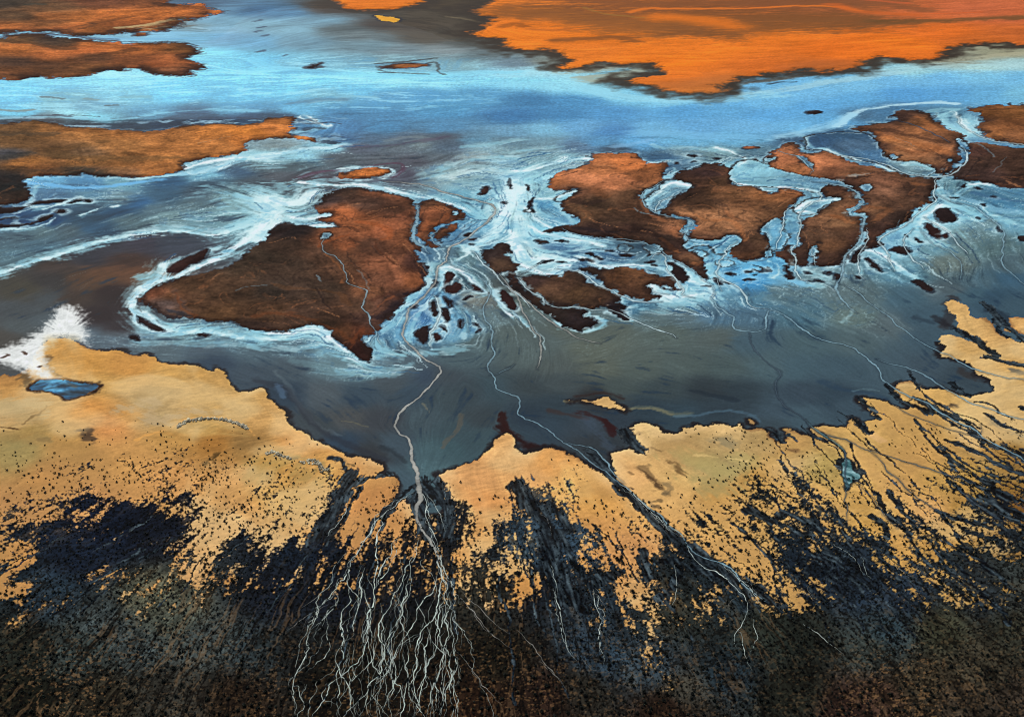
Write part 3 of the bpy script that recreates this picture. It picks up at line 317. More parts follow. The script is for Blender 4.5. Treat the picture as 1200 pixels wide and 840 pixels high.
# ---- soft strokes: (points, half width, colour, opacity, feathering) -----------------
W1, W2, W3 = (212, 240, 243), (154, 210, 224), (120, 190, 225)
STROKE = [
 # left white line and mass
 (t(0,1,"-600,640 -200,520 0,445 150,390 300,345 450,290 600,260 750,245 850,240 930,260 1000,265 1080,250 1150,215 1240,170"), 5, W1, .95),
 (t(0,1,"0,440 300,335 600,250 850,228 1000,250 1150,200"), 14, W2, .45),
 (t(1,1,"20,90 100,170 60,230 0,260"), 22, W1, .85), (t(1,1,"60,100 140,120 220,100 270,60"), 18, W1, .7), (t(1,1,"170,180 240,190 330,165"), 10, W1, .6), (t(1,1,"200,220 320,215 380,222"), 5, W1, .6), (t(1,1,"0,290 60,272"), 7, W1, .8),
 (t(0,1,"970,30 1080,70 1200,110"), 9, W2, .45), (t(0,1,"1050,20 1200,60") , 10, W2, .35),
 (t(0,1,"1260,190 1200,250 1100,330 1000,380 900,420 830,455 760,470 700,500 650,545 615,585 610,620 640,665 720,705 850,715 1000,718 1200,738") + t(1,1,"80,745 180,730 260,705 320,730 380,780 430,815"), 7, W1, .95),
 (t(0,1,"1100,340 1000,330 900,370 800,380 770,430 680,450 650,460"), 8, W2, .7), (t(0,1,"780,400 800,430 770,470"), 7, W1, .7),
 (t(0,1,"650,620 700,640 740,680 800,700"), 6, W1, .8), (t(0,1,"820,700 1000,705 1200,730") + t(1,1,"100,730 240,690"), 14, W2, .6), (t(1,1,"150,720 260,690 330,715 350,750"), 9, W1, .8), (t(1,1,"60,720 200,715"), 5, W1, .8),
 (t(1,1,"0,780 150,790 300,790 420,830"), 12, W2, .4), (t(0,1,"640,760 800,760 1000,770 1200,780"), 10, W2, .35),
 # upper left light blue
 (t(0,1,"60,5 150,18 330,40 450,36 600,22 760,4"), 7, (110,185,235), .8), (t(0,1,"380,165 450,142 545,125"), 3, W1, .8), (t(0,1,"170,30 150,60 130,100"), 5, W2, .5), (t(0,1,"0,235 120,232 200,220 260,180"), 3, W1, .7), (t(0,1,"130,130 200,128 320,100"), 3, W1, .6), (t(0,1,"60,165 110,150 160,130"), 3, W1, .5), (t(0,1,"200,140 290,110 380,112 430,110"), 3, W1, .6),
 (t(0,0,"640,838 850,820 1000,790 1100,750 1200,735") + t(1,0,"120,722 250,700 340,695 420,682"), 9, (175,220,235), .95), (t(1,0,"0,742 60,735"), 16, W1, .7), (t(0,0,"860,790 950,760 1050,745 1150,735"), 5, W1, .7), (t(1,0,"190,625 260,610 330,600"), 7, (150,210,235), .8), (t(1,0,"350,590 345,600 290,575 220,560 200,540 240,540 290,570"), 4, W1, .6), (t(0,0,"560,830 640,815"), 5, W2, .6),
 # far lake brights
 (t(3,0,"330,590 420,522 500,505 640,490 800,478 880,488"), 7, (185,225,240), .9), (t(3,0,"0,655 100,632 250,600 330,570 400,540"), 12, (160,215,240), .7), (t(3,0,"-100,440 0,430 200,400 400,370 560,338 750,312 900,302 1300,310"), 18, (180,220,225), .55), (t(2,0,"0,350 120,340 250,350 330,400 450,440 700,470 1000,465 1200,440"), 22, (165,225,240), .55), (t(2,0,"0,400 200,400 400,440"), 24, (150,220,245), .4), (t(2,0,"480,690 560,680 640,660"), 8, (140,195,235), .5), (t(2,0,"600,630 750,620 900,640 1200,650"), 18, (125,190,230), .5),
 (t(1,0,"0,330 200,325 400,345 600,365 900,345 1200,340"), 16, (130,220,250), .5), (t(1,0,"0,280 60,310"), 14, (125,215,248), .5), (t(1,0,"380,455 480,450 560,455"), 6, (140,200,220), .6), (t(1,0,"150,490 300,465 420,468"), 10, (80,110,135), .5),
 (t(0,0,"0,600 100,598 0,600"), 3, (40,40,50), .2), (t(0,0,"0,555 150,545 260,550 400,560 620,560 700,540 900,515 1200,520"), 7, (140,215,240), .6), (t(0,0,"0,515 60,520 140,515"), 5, (110,120,115), .7), (t(0,0,"200,455 240,458 300,465"), 4, (60,75,85), .6), (t(0,0,"580,450 700,452"), 10, (110,165,180), .6), (t(0,0,"495,493 545,493"), 3, (70,85,90), .7), (t(0,0,"400,465 460,468"), 4, (115,140,140), .6), (t(0,0,"800,525 900,515 970,520 940,535 830,530"), 5, (55,90,125), .6), (t(0,0,"520,175 620,185 800,185 950,180"), 7, (115,180,220), .7), (t(0,0,"-200,170 0,172 130,158 260,165 420,178 560,185"), 5, (75,115,150), .9), (t(0,0,"180,152 300,168 420,182 560,192 700,202 850,195 930,215"), 3, (35,45,60), .7), (t(0,0,"900,130 990,140 950,150"), 5, (165,205,220), .5),
 (t(0,0,"880,90 830,130 900,120"), 6, (95,80,65), .5),
 # mid pale
 (t(1,0,"980,690 1100,685 1250,650"), 6, W2, .5), (t(1,0,"600,660 750,640 850,650 700,665"), 6, (120,135,140), .5), (t(1,0,"430,690 600,690 800,655 900,640"), 6, (72,62,84), .5), (t(1,0,"220,830 280,810 420,790 640,765 690,770 690,800 640,830"), 4, (85,50,70), .6), (t(1,0,"380,790 500,780 640,790 660,805 600,835"), 3, W1, .7), (t(1,0,"850,820 950,760 1100,740 1200,740"), 9, W2, .5), (t(1,0,"900,830 1050,790 1150,810"), 10, W1, .5), (t(2,0,"0,800 80,810 200,760 240,740"), 8, W1, .7), (t(2,0,"200,760 300,745 390,745"), 4, W1, .7), (t(2,0,"0,720 100,700 250,690"), 7, W2, .4), (t(2,0,"650,680 700,700 800,690 1000,700"), 5, W2, .4), (t(2,0,"610,745 650,770 720,760"), 4, W1, .7), (t(2,0,"950,690 1000,700 1040,720 1100,740 1060,780"), 5, W1, .6),
 # delta apex white
 (t(1,1,"220,12 350,30 500,26 620,42 720,72 760,85"), 5, W1, .9), (t(1,1,"760,85 830,85 900,108 960,125 1000,150"), 5, W1, .9),
 (t(1,1,"1230,40 1195,100 1160,200 1110,265 1050,300 1020,325"), 13, (210,242,248), .95), (t(2,1,"10,10 20,80 50,180 60,260"), 15, (205,240,247), .8), (t(2,1,"0,250 20,320 60,370 150,370 300,385"), 12, W1, .85), (t(2,1,"60,410 130,440 190,445 260,410"), 10, W1, .9), (t(2,1,"80,220 180,265 330,290 420,312"), 7, W1, .85), (t(2,1,"120,330 250,345 360,320"), 5, W2, .6), (t(2,1,"300,360 360,380 400,402 460,415 540,402 640,412 720,430"), 5, W1, .85), (t(2,1,"320,340 400,330 470,340"), 3, W2, .5), (t(2,1,"110,90 200,90 290,60"), 6, W1, .6), (t(2,1,"190,100 260,180 300,210"), 4, W2, .6), (t(2,1,"60,130 120,200 190,225"), 7, W1, .6),
 (t(1,1,"1040,60 1000,150 1090,200 1050,130"), 7, W2, .6), (t(1,1,"960,230 1060,160 1100,90"), 6, W2, .5), (t(1,1,"870,330 960,300 1060,310"), 5, W2, .6), (t(1,1,"950,380 1010,350 960,310"), 3, W1, .6), (t(1,1,"870,440 890,405 960,420 1010,470 1060,520"), 6, W1, .75), (t(1,1,"940,460 920,490 885,530 930,545 980,520 970,470"), 2.5, W1, .8), (t(1,1,"860,430 880,470 870,530"), 4, W2, .6),
 (t(1,1,"800,400 820,440 800,500 740,540 690,580"), 6, W2, .6), (t(1,1,"640,640 670,600 720,560"), 8, W2, .6), (t(1,1,"590,720 640,680 680,650"), 9, W2, .6), (t(1,1,"560,760 610,800 680,830"), 10, W2, .55), (t(1,1,"720,760 740,640 780,600 830,560"), 4, W2, .6), (t(1,1,"840,560 870,620 840,680 810,740 815,790"), 3, W1, .85), (t(1,1,"870,640 900,690 840,720 800,770 760,760"), 2.5, W1, .6), (t(1,1,"930,580 970,620 990,690 960,740"), 4, W2, .5), (t(1,1,"800,800 900,790 980,800") + t(1,2,"440,0 500,40 640,60 740,20"), 8, W2, .5), (t(1,2,"380,60 460,70 560,80 660,70"), 6, W2, .45), (t(1,2,"180,10 300,50 400,80"), 10, (110,145,155), .45), (t(1,2,"430,5 500,30"), 5, W1, .6),
 (t(1,1,"1130,560 1150,610 1200,640"), 4, W1, .7), (t(2,1,"0,620 40,650 70,690"), 4, W2, .6), (t(1,1,"1120,520 1125,570 1150,600"), 3, W1, .6),
 (t(2,1,"200,660 240,690 290,712 360,712 420,692 430,660 390,640"), 5, W2, .8), (t(2,1,"150,600 190,650 230,690"), 3, W1, .6), (t(2,1,"440,610 500,630 560,665"), 3, W2, .6), (t(2,1,"520,555 540,600 580,590"), 4, W2, .5), (t(2,1,"350,620 360,640 340,650"), 3, W2, .6),
 (t(2,1,"640,500 690,540 760,560 830,550 900,540"), 10, W1, .7), (t(2,1,"780,450 850,490 930,500 950,560"), 9, W1, .6), (t(2,1,"800,395 850,410 900,480"), 4, W1, .6), (t(2,1,"720,430 760,470 790,520"), 5, W1, .8), (t(2,1,"900,420 940,400 1000,400"), 6, W2, .5), (t(2,1,"960,440 1000,480 1060,520"), 6, W1, .5), (t(2,1,"900,350 920,400 960,440"), 6, W2, .5), (t(2,1,"1010,460 1100,450 1200,470") + t(3,1,"60,480 130,490"), 10, (120,195,235), .5), (t(2,1,"1040,300 1010,330 990,350"), 4, W2, .5), (t(2,1,"860,285 960,292 1050,280"), 4, W2, .5),
 # middle lagoon and ponds
 (t(2,1,"645,95 690,50 750,8 830,25"), 6, W1, .7), (t(2,1,"640,120 660,80 720,60"), 6, W2, .5), (t(2,0,"760,790 770,810 720,830"), 4, W2, .6),
 (t(2,1,"1030,5 1060,30 1130,32 1195,58"), 4, W1, .8), (t(3,1,"0,38 60,38 150,45 230,60 250,80"), 5, W1, .85), (t(3,0,"270,700 320,730 420,750 520,770 640,820"), 3, W1, .8), (t(3,0,"150,690 165,710 200,710 260,700"), 4, W2, .6), (t(3,0,"170,640 180,680 220,700"), 4, W2, .5), (t(3,0,"640,770 720,765 760,790"), 4, W2, .6), (t(3,1,"140,140 180,110 240,105 310,90"), 6, W1, .75), (t(3,1,"135,160 170,150 210,160"), 4, W1, .6), (t(3,1,"60,215 80,180 105,195"), 4, W2, .6),
 (t(3,0,"820,540 850,590 900,620 940,625"), 7, W2, .8), (t(3,0,"880,530 900,570 960,620"), 6, W1, .7), (t(3,0,"780,520 830,510 900,520"), 7, W2, .5),
 # right delta whites
 (t(3,1,"800,50 830,100 880,140 950,170 1020,165 1080,180 1200,215"), 8, W2, .7), (t(3,1,"800,120 770,150 740,180 710,210"), 8, W1, .8), (t(3,1,"740,190 790,200 830,235 860,260"), 5, W1, .7), (t(3,1,"880,210 900,180 960,200 1000,190"), 6, W2, .6), (t(3,1,"700,180 680,230 650,270 670,300 740,290"), 9, W2, .6), (t(3,1,"690,240 730,260 770,290 830,310"), 8, W2, .6), (t(3,1,"540,330 600,360 680,350"), 6, W2, .5), (t(3,1,"440,330 520,340 580,380 680,450"), 6, W1, .6), (t(3,1,"590,410 640,430 700,465"), 6, W2, .7), (t(3,1,"450,380 500,430 570,420"), 5, W2, .6), (t(3,1,"160,430 200,440 260,470 240,510 190,490"), 9, W2, .55), (t(3,1,"130,410 170,430 240,415 320,410"), 7, W1, .5), (t(3,1,"0,420 60,460 130,480 160,500"), 8, (130,200,235), .6), (t(3,1,"0,380 40,395 60,440 30,460"), 3, W1, .6), (t(3,1,"320,390 360,370 420,400 440,440"), 6, W2, .6), (t(3,1,"1000,20 920,40 880,80"), 5, W2, .6), (t(3,1,"950,25 1020,20 1050,30"), 4, W1, .7), (t(3,1,"900,80 1000,120 1100,150 1200,160"), 6, (140,195,220), .5), (t(3,1,"960,60 1050,90 1200,110"), 6, (55,90,125), .5), (t(3,1,"1050,170 1120,190 1200,190"), 6, W2, .4), (t(3,0,"890,760 930,760 900,820"), 5, (110,165,200), .7), (t(3,1,"0,560 150,600 300,690 400,720"), 5, (110,135,140), .3), (t(3,1,"340,670 370,640 400,610"), 3, W2, .3),
 # mud: darker and ochre streaks
 (t(2,2,"250,205 330,200 430,215 520,240 640,228 700,240 760,262"), 3, (150,135,95), .55), (t(2,2,"540,250 560,230 640,225 700,238 760,262 840,260"), 5, (100,105,90), .6), (t(2,2,"780,270 900,268 1000,250 1100,255 1150,285"), 4, (80,110,130), .5), (t(2,2,"300,180 400,168 440,160 520,190"), 4, (45,32,30), .6), (t(2,2,"310,260 360,265 420,290 480,330"), 6, (48,24,24), .8), (t(2,2,"430,290 460,320 480,360"), 6, (45,20,22), .8), (t(2,2,"170,250 260,265 340,290"), 5, (60,40,36), .5), (t(2,2,"-60,330 -20,360 20,385 80,410 140,425"), 9, (36,14,14), .9), (t(1,2,"1150,260 1165,310 1195,370"), 7, (42,18,16), .9), (t(2,2,"850,150 950,170 1040,200"), 5, (30,40,50), .5), (t(2,2,"340,300 420,370 470,420"), 9, (62,76,92), .6), (t(2,2,"540,360 580,400 600,425"), 6, (70,70,60), .8),
 (t(3,2,"250,100 330,140 480,160 560,190"), 6, (40,60,80), .5), (t(3,2,"400,150 450,140 520,155"), 3, (110,140,150), .4), (t(1,2,"400,290 460,295 520,318"), 2, (110,105,85), .5), (t(1,2,"780,200 800,230 810,250"), 2, (125,120,100), .5), (t(1,2,"950,260 940,340 890,390 870,420"), 4, (95,85,72), .5), (t(1,2,"600,420 640,440 690,480"), 6, (30,36,42), .5), (t(1,2,"90,60 150,130 200,230 300,320 400,360"), 4, (110,125,130), .3), (t(1,2,"0,100 120,130 180,200 260,300 420,400 600,470"), 7, (38,42,52), .5), (t(1,2,"100,130 130,180"), 5, (75,100,125), .7),
 (t(3,1,"870,560 840,590 860,640 830,690"), 8, (42,34,34), .6), (t(3,1,"690,640 740,660 780,670"), 5, (38,50,62), .5), (t(3,2,"900,50 960,80 1000,90"), 8, (50,42,40), .6), (t(3,1,"1020,610 1080,620 1130,650 1100,670"), 7, (36,48,60), .8), (t(3,1,"1080,680 1140,690 1200,700"), 5, (34,36,40), .6), (t(3,1,"790,640 830,670 870,690"), 5, (30,28,32), .6),
 # far shore rims
 (t(2,0,"270,335 420,315 560,305 640,318 560,345 450,365 350,370"), 20, (165,170,150), .8), (t(1,0,"700,150 850,175 1000,170 900,90 780,70"), 30, (88,78,64), .5), (t(1,0,"900,80 1000,95 1080,110"), 6, (140,125,95), .5), (t(3,0,"1000,270 1100,255 1300,245"), 14, (185,180,150), .5), (t(3,0,"480,290 560,285 640,285"), 8, (125,115,95), .6), (t(2,0,"1020,400 1100,385 1200,380") + t(3,0,"60,370 150,355 250,345"), 8, (110,105,95), .7), (t(3,0,"0,395 60,385 130,385"), 4, (45,60,75), .7),
 (t(1,0,"800,300 860,290 850,330 870,350"), 3, (60,65,65), .7), (t(1,0,"560,300 700,290 850,275"), 4, (45,42,40), .7), (t(1,0,"570,325 620,340 800,350"), 3, (70,80,80), .6), (t(1,0,"640,305 720,306 790,310"), 3, (95,70,45), .6), (t(1,0,"580,340 635,342"), 3, (40,50,60), .8),
]
for p in ("30,130", "40,170", "10,240", "130,262", "5,150", "5,100"):
    x, y = p.split(','); STROKE.append((t(1,0,f"{float(x)-12},{float(y)+3} {x},{y} {float(x)+14},{float(y)-4}"), 4, (50, 75, 100), .8))

# bands inside the dry plains: (points, half width, colour, opacity)
BAND = [
 (t(2,0,"0,62 120,52 300,55 420,80 600,100 800,130 860,138"), 34, (142, 88, 46), .9), (t(2,0,"200,70 380,95 520,130 700,145"), 40, (145, 90, 48), .85), (t(2,0,"480,15 700,25 900,20 1200,20") + t(3,0,"200,15 350,10"), 60, (128, 80, 50), .9), (t(2,0,"900,70 1050,90 1200,95") + t(3,0,"100,85 300,100 500,108"), 40, (128, 80, 46), .9), (t(2,0,"980,150 1100,130 1200,125") + t(3,0,"150,120 300,115"), 40, (130, 82, 46), .85), (t(3,0,"500,105 700,104 850,102 1000,92 1300,84"), 18, (112, 78, 46), .85), (t(2,0,"210,192 380,188 450,176 520,182 555,198"), 16, (140, 84, 42), .9), (t(2,0,"100,145 200,150 280,140"), 10, (170, 95, 45), .6), (t(2,0,"550,60 640,40 720,48 1200,42") + t(3,0,"0,38 200,32 330,34 420,52"), 8, (230, 120, 45), .8), (t(2,0,"700,85 850,90 960,110 1020,130"), 30, (226, 118, 38), .8), (t(3,0,"430,5 600,30 740,55"), 22, (140, 84, 52), .8), (t(3,0,"440,0 560,14 650,20"), 8, (200, 95, 55), .7), (t(3,0,"780,70 900,65 1000,60"), 6, (210, 95, 45), .6), (t(3,0,"300,25 420,55 560,70 700,75"), 14, (205, 100, 45), .7), (t(2,0,"340,40 420,70 600,85"), 5, (160,120,60), .5), (t(2,0,"-40,130 20,110 60,130"), 10, (120, 70, 35), .5), (t(2,0,"750,400 900,400 1000,370"), 30, (185, 105, 55), .5), (t(3,0,"100,320 250,300 380,300"), 24, (175, 95, 50), .4),
 # brown headlands
 (t(0,0,"0,220 60,215 130,215 200,230 300,240"), 3, (200,110,55), .7), (t(0,0,"60,205 150,205 260,235 330,232"), 8, (85,58,38), .7), (t(0,0,"0,330 150,335 330,335"), 10, (90,58,36), .5), (t(0,0,"340,285 430,265 560,255 640,235"), 9, (80,50,30), .6), (t(0,0,"330,130 450,115 560,95 640,80"), 6, (95,58,34), .5), (t(0,0,"380,140 450,125 430,110"), 5, (75,48,32), .5), (t(0,0,"150,25 180,20 200,25"), 6, (55,60,55), .5), (t(0,0,"220,145 330,130 420,100 560,60"), 5, (205,115,60), .5), (t(0,0,"560,135 640,128 720,122 800,100 850,90"), 9, (190,165,120), .9), (t(0,0,"640,140 740,140 800,125"), 6, (190,165,125), .8),
 (t(0,0,"0,635 120,632 250,640"), 12, (72,60,48), .6), (t(0,0,"0,745 60,735 130,725"), 8, (60,58,55), .7), (t(0,0,"100,660 200,640 340,640"), 7, (90,66,44), .4), (t(0,0,"150,690 250,700 380,690 500,670"), 6, (105,75,46), .5), (t(0,0,"240,720 350,740 560,750 700,740 850,745"), 14, (95,72,46), .5), (t(0,0,"380,700 370,730 390,770"), 3, (85,62,42), .5), (t(0,0,"100,800 200,810 330,800"), 12, (65,52,42), .5), (t(0,0,"300,615 500,620 700,630 900,610"), 8, (125,78,42), .5), (t(0,0,"400,830 500,820 560,830"), 5, (45,40,40), .8),
 # big island
 (t(1,1,"325,265 350,260 360,275 335,285"), 3, (40,46,58), .8), (t(1,1,"480,255 450,225 420,230"), 3, (75,45,32), .6), (t(1,1,"590,180 640,190 650,150 620,140 680,135 690,155 650,170"), 2.5, (70,46,34), .7), (t(1,1,"490,205 560,215 620,230 650,270 600,285"), 5, (155,82,45), .5), (t(1,1,"560,290 580,340 640,400 720,430 770,465"), 2, (80,48,34), .7), (t(1,1,"340,320 380,345 440,360 520,310 540,290"), 10, (72,50,38), .5), (t(1,1,"440,400 540,390 680,395"), 3, (85,52,36), .5), (t(1,1,"300,320 330,300 370,290 440,270"), 3, (145,78,44), .6), (t(1,1,"320,350 380,400 410,440 405,490"), 2, (145,90,55), .5), (t(1,1,"0,640 100,625 200,640 350,690 450,770"), 5, (105,60,36), .5), (t(1,1,"100,500 220,520 380,530 440,590"), 4, (100,64,38), .35), (t(1,1,"0,400 100,430 60,470"), 10, (58,44,36), .5), (t(1,1,"440,800 460,740 500,710"), 5, (110,58,34), .5), (t(1,1,"820,400 780,440 800,490 760,520 700,540"), 5, (38,30,36), .8), (t(1,1,"660,580 620,620 570,650"), 7, (36,30,36), .7), (t(1,1,"280,120 350,80 420,52 500,50"), 4, (40,30,28), .5), (t(1,1,"80,260 160,225 300,225"), 6, (38,28,26), .7), (t(1,1,"540,570 620,530 650,560"), 5, (80,48,36), .5), (t(1,1,"570,600 610,560 640,550"), 3, (140,82,52), .5), (t(0,1,"830,560 900,640 820,590 830,530"), 7, (90,72,68), .4), (t(0,1,"830,540 840,600 920,640"), 3, (120,68,40), .5), (t(0,1,"760,640 850,650 880,640 800,620"), 7, (40,48,62), .6), (t(1,1,"780,240 820,230 890,170"), 5, (150,84,50), .5), (t(1,1,"775,115 900,125 940,145"), 3, (52,34,28), .6),
 (t(0,1,"0,500 60,475 140,440 215,405"), 8, (125,92,52), .7), (t(0,1,"20,560 100,520 180,470"), 14, (98,76,46), .6), (t(0,1,"0,590 60,570"), 12, (85,68,46), .6), (t(0,1,"0,500 60,480"), 3, (190,125,60), .6), (t(0,1,"350,478 400,485 430,500"), 3, (150,100,58), .7), (t(0,1,"180,568 222,566"), 3, (160,110,55), .6), (t(0,1,"430,490 520,480 600,440 640,450"), 14, (98,62,42), .5), (t(0,1,"500,560 560,600 600,680 500,680"), 22, (36,20,22), .7), (t(0,1,"420,570 500,560 530,580"), 9, (95,58,38), .6), (t(0,1,"520,600 545,620 580,660"), 2.5, (20,14,18), .6), (t(0,1,"555,545 562,548"), 2.5, (150,190,210), .8), (t(0,1,"515,600 525,604"), 2.5, (150,190,210), .8),
 # marsh veins
 (t(2,1,"420,5 500,30 560,45 590,60 610,110 640,170 720,200"), 4, (165,105,70), .6), (t(2,1,"600,40 660,20 720,0"), 3, (170,110,70), .6), (t(2,1,"860,170 920,200 1000,190 1060,210 1080,290"), 5, (170,108,68), .6), (t(2,1,"990,140 1020,180 1060,190"), 4, (150,95,62), .6), (t(2,1,"780,230 770,260 790,270"), 7, (165,105,70), .6), (t(2,1,"700,280 740,310 790,350"), 4, (150,92,55), .6), (t(2,1,"860,400 885,410 900,390"), 5, (175,110,70), .6), (t(2,1,"270,20 350,40 420,80"), 8, (120,74,46), .4), (t(2,1,"640,470 700,470 770,490"), 6, (110,66,40), .4), (t(2,1,"300,100 360,120 400,100"), 6, (42,30,28), .5), (t(2,1,"300,230 400,250 480,260"), 6, (34,28,32), .6), (t(2,1,"600,240 700,280 760,330"), 8, (38,26,24), .6),
 (t(3,0,"400,600 500,630 620,660 760,690 850,720"), 10, (172,104,60), .5), (t(3,0,"600,700 680,720 800,700"), 8, (125,76,46), .5), (t(3,0,"450,605 560,610 700,650 840,670"), 6, (66,44,34), .6), (t(3,0,"700,550 740,570 780,600"), 6, (175,108,64), .5), (t(3,1,"300,170 360,180 380,210 420,200"), 6, (160,100,62), .6), (t(3,1,"480,130 580,140 520,190"), 6, (140,88,56), .5), (t(3,1,"230,230 300,240 400,230"), 8, (70,46,34), .4), (t(3,1,"680,20 760,30"), 5, (135,84,52), .5),
]
NFAR = 18
BAND = [(p, w * 1.7 if (k < 6 and w > 20) else w, c, o) for k, (p, w, c, o) in enumerate(BAND)]
# flat coloured marks on the sand
MARK = [
 (t(0,2,"-200,215 0,210 80,205 160,208 200,220"), 16, (188,165,120), .75), (t(0,2,"0,250 80,270 120,280"), 22, (186,160,112), .6), (t(0,2,"110,310 150,280 210,240 215,220"), 2, (120,95,60), .6), (t(0,2,"-60,322 40,328 105,340"), 2.5, (75,52,30), .85),
 (t(0,2,"560,240 640,240 690,190 720,200 690,250 700,280 760,300 850,260 950,250 1020,260"), 9, (188,162,122), .75), (t(0,2,"680,290 760,315 820,310"), 9, (188,162,122), .7), (t(0,2,"640,390 700,365 800,335 830,310 880,290 1000,280 1120,295 1170,330 1200,370"), 3, (225,165,90), .8), (t(0,2,"830,340 900,320 1050,320 1150,350"), 16, (178,148,90), .4), (t(0,2,"390,350 410,370 430,400 420,340"), 8, (70,55,45), .85), (t(0,2,"350,350 380,345"), 4, (110,85,60), .6), (t(0,2,"640,170 720,155 820,160"), 10, (150,120,75), .5), (t(0,2,"185,385 225,385"), 4, (110,90,60), .6), (t(0,2,"60,420 130,400 180,380"), 14, (150,135,88), .4), (t(0,2,"960,490 1000,470 1030,455"), 5, (62,48,28), .8), (t(0,2,"900,500 960,540 1060,490"), 18, (160,110,55), .4), (t(0,2,"20,40 90,50 120,100 110,130"), 8, (90,75,55), .8), (t(0,2,"230,0 210,40 250,70 340,100 430,115"), 5, (110,85,55), .8), (t(0,2,"130,145 180,150 240,155 290,178 310,205 380,182 440,160 480,122"), 3, (60,38,26), .85), (t(0,2,"330,120 360,130 330,130"), 5, (90,85,75), .8),
 (t(1,2,"150,470 250,475 300,490 330,530"), 4, (170,140,90), .6), (t(1,2,"100,440 160,470 200,478"), 2.5, (120,100,75), .8), (t(1,2,"200,330 280,340 340,400 420,410"), 10, (225,155,80), .5), (t(1,2,"0,520 100,480 200,500 250,560"), 22, (168,142,85), .5), (t(1,2,"250,340 300,370 380,420 410,440"), 5, (225,165,90), .5), (t(1,2,"410,480 440,540 430,600"), 5, (40,40,42), .5), (t(1,2,"360,470 390,480 385,470"), 5, (30,36,46), .9), (t(1,2,"440,495 465,500"), 3, (70,55,35), .7), (t(1,2,"340,630 420,560 440,520 400,480"), 6, (205,165,100), .3),
 (t(2,2,"930,400 990,385 1020,395 980,412 1040,405"), 9, (140,128,98), .7), (t(2,2,"790,480 850,530 900,560 960,590 1000,570"), 22, (165,150,98), .65), (t(2,2,"860,470 940,520 1000,540 1080,520 1100,490 1000,480 900,465"), 16, (178,160,102), .6), (t(2,2,"850,455 900,462 1000,472 1100,488"), 2, (225,195,130), .7), (t(2,2,"735,485 770,480 780,520 800,540"), 7, (98,72,45), .7), (t(2,2,"620,515 650,545 680,580 690,600"), 7, (72,54,38), .85), (t(2,2,"725,590 745,610 720,630 740,625"), 5, (75,68,55), .8), (t(2,2,"670,668 692,664"), 3.5, (40,35,28), .8), (t(2,2,"660,690 680,695"), 4, (35,30,28), .8), (t(2,2,"560,530 580,545"), 4, (95,68,42), .7), (t(2,2,"570,355 605,355"), 3, (130,110,80), .6), (t(2,2,"665,418 710,432"), 3, (100,78,52), .6), (t(2,2,"500,480 560,560 640,640 800,760"), 10, (228,180,115), .4), (t(2,2,"580,460 660,520 740,600 820,700"), 8, (228,185,120), .4), (t(2,2,"560,330 600,310 680,320 720,350 800,360 900,325 1080,320"), 8, (225,188,130), .5), (t(2,2,"650,380 800,390 900,370"), 20, (182,150,98), .4), (t(2,2,"280,520 300,600 330,650"), 18, (232,185,115), .4),
 (t(3,2,"0,490 60,530 100,560"), 9, (222,180,115), .5), (t(3,2,"30,350 100,440 20,470"), 18, (180,145,85), .3), (t(3,2,"400,450 500,540 600,640 740,740"), 18, (218,170,105), .5), (t(3,2,"500,360 540,385"), 5, (225,180,130), .5), (t(3,2,"90,425 120,435"), 4, (110,80,55), .6), (t(3,2,"1040,270 1080,300 1130,330"), 6, (95,80,60), .5), (t(3,2,"1140,70 1180,72"), 6, (60,70,80), .6), (t(3,2,"870,215 885,218"), 5, (50,42,38), .8), (t(3,2,"1150,350 1200,370"), 5, (80,80,75), .6), (t(3,2,"740,310 770,320"), 3, (110,85,55), .5), (t(3,2,"1060,290 1100,315"), 5, (90,80,65), .7),
]

PONDS = [
 t(3,0,"-160,770 -100,745 -30,760 20,790 70,808 140,828 220,836") + t(3,1,"290,6 400,42 330,32 262,28 240,62 200,62 150,48 60,38 0,38 -70,30 -130,34 -180,0"),
 t(3,1,"130,140 165,105 225,92 330,84 325,95 290,108 255,132 212,168 165,172 132,158"),
 t(3,1,"-30,215 0,195 40,192 55,215 72,238 100,262 85,300 60,325 20,332 0,335 10,300 0,262 -35,240"),
 t(2,1,"622,100 645,72 690,50 700,20 745,0 790,12 845,18 825,50 800,65 745,85 745,125 690,145 665,155 640,135"),
 t(3,0,"160,650 220,635 300,622 400,620 470,635 500,675 555,735 620,760 700,762 740,770 775,795 780,820 690,818 600,800 540,765 440,752 330,732 265,702 200,708 160,700 190,675"),
 t(2,1,"835,285 870,282 960,290 1000,262 1045,262 1070,290 1040,312 1000,345 975,365 940,320 880,302 840,330 812,322"),
 t(2,1,"495,318 540,308 565,322 540,338 505,332"), t(2,1,"630,302 690,308 712,340 670,352 625,335"), t(2,1,"200,92 250,68 300,50 285,78 228,100"),
 t(3,0,"572,726 598,720 614,738 588,746"), t(3,0,"846,748 864,746 860,762 848,762"), t(3,0,"885,655 905,652 955,690 945,708 915,690"),
 t(3,0,"0,738 40,742 30,758 -20,758"), t(3,1,"205,325 228,300 232,345 220,360 200,350"), t(2,1,"1180,335 1215,330 1200,362 1180,360"),
 t(1,1,"320,262 352,262 345,282 322,290"), t(1,1,"928,150 942,150 940,170 928,168"), t(2,1,"60,150 90,140 84,160"), t(3,0,"100,720 160,760 190,800 215,790 170,750"),
 t(3,1,"430,40 470,30 490,40 455,60"), t(2,1,"860,340 890,330 920,360 890,372"), t(2,1,"960,395 1000,380 1050,395 1000,405"),
]

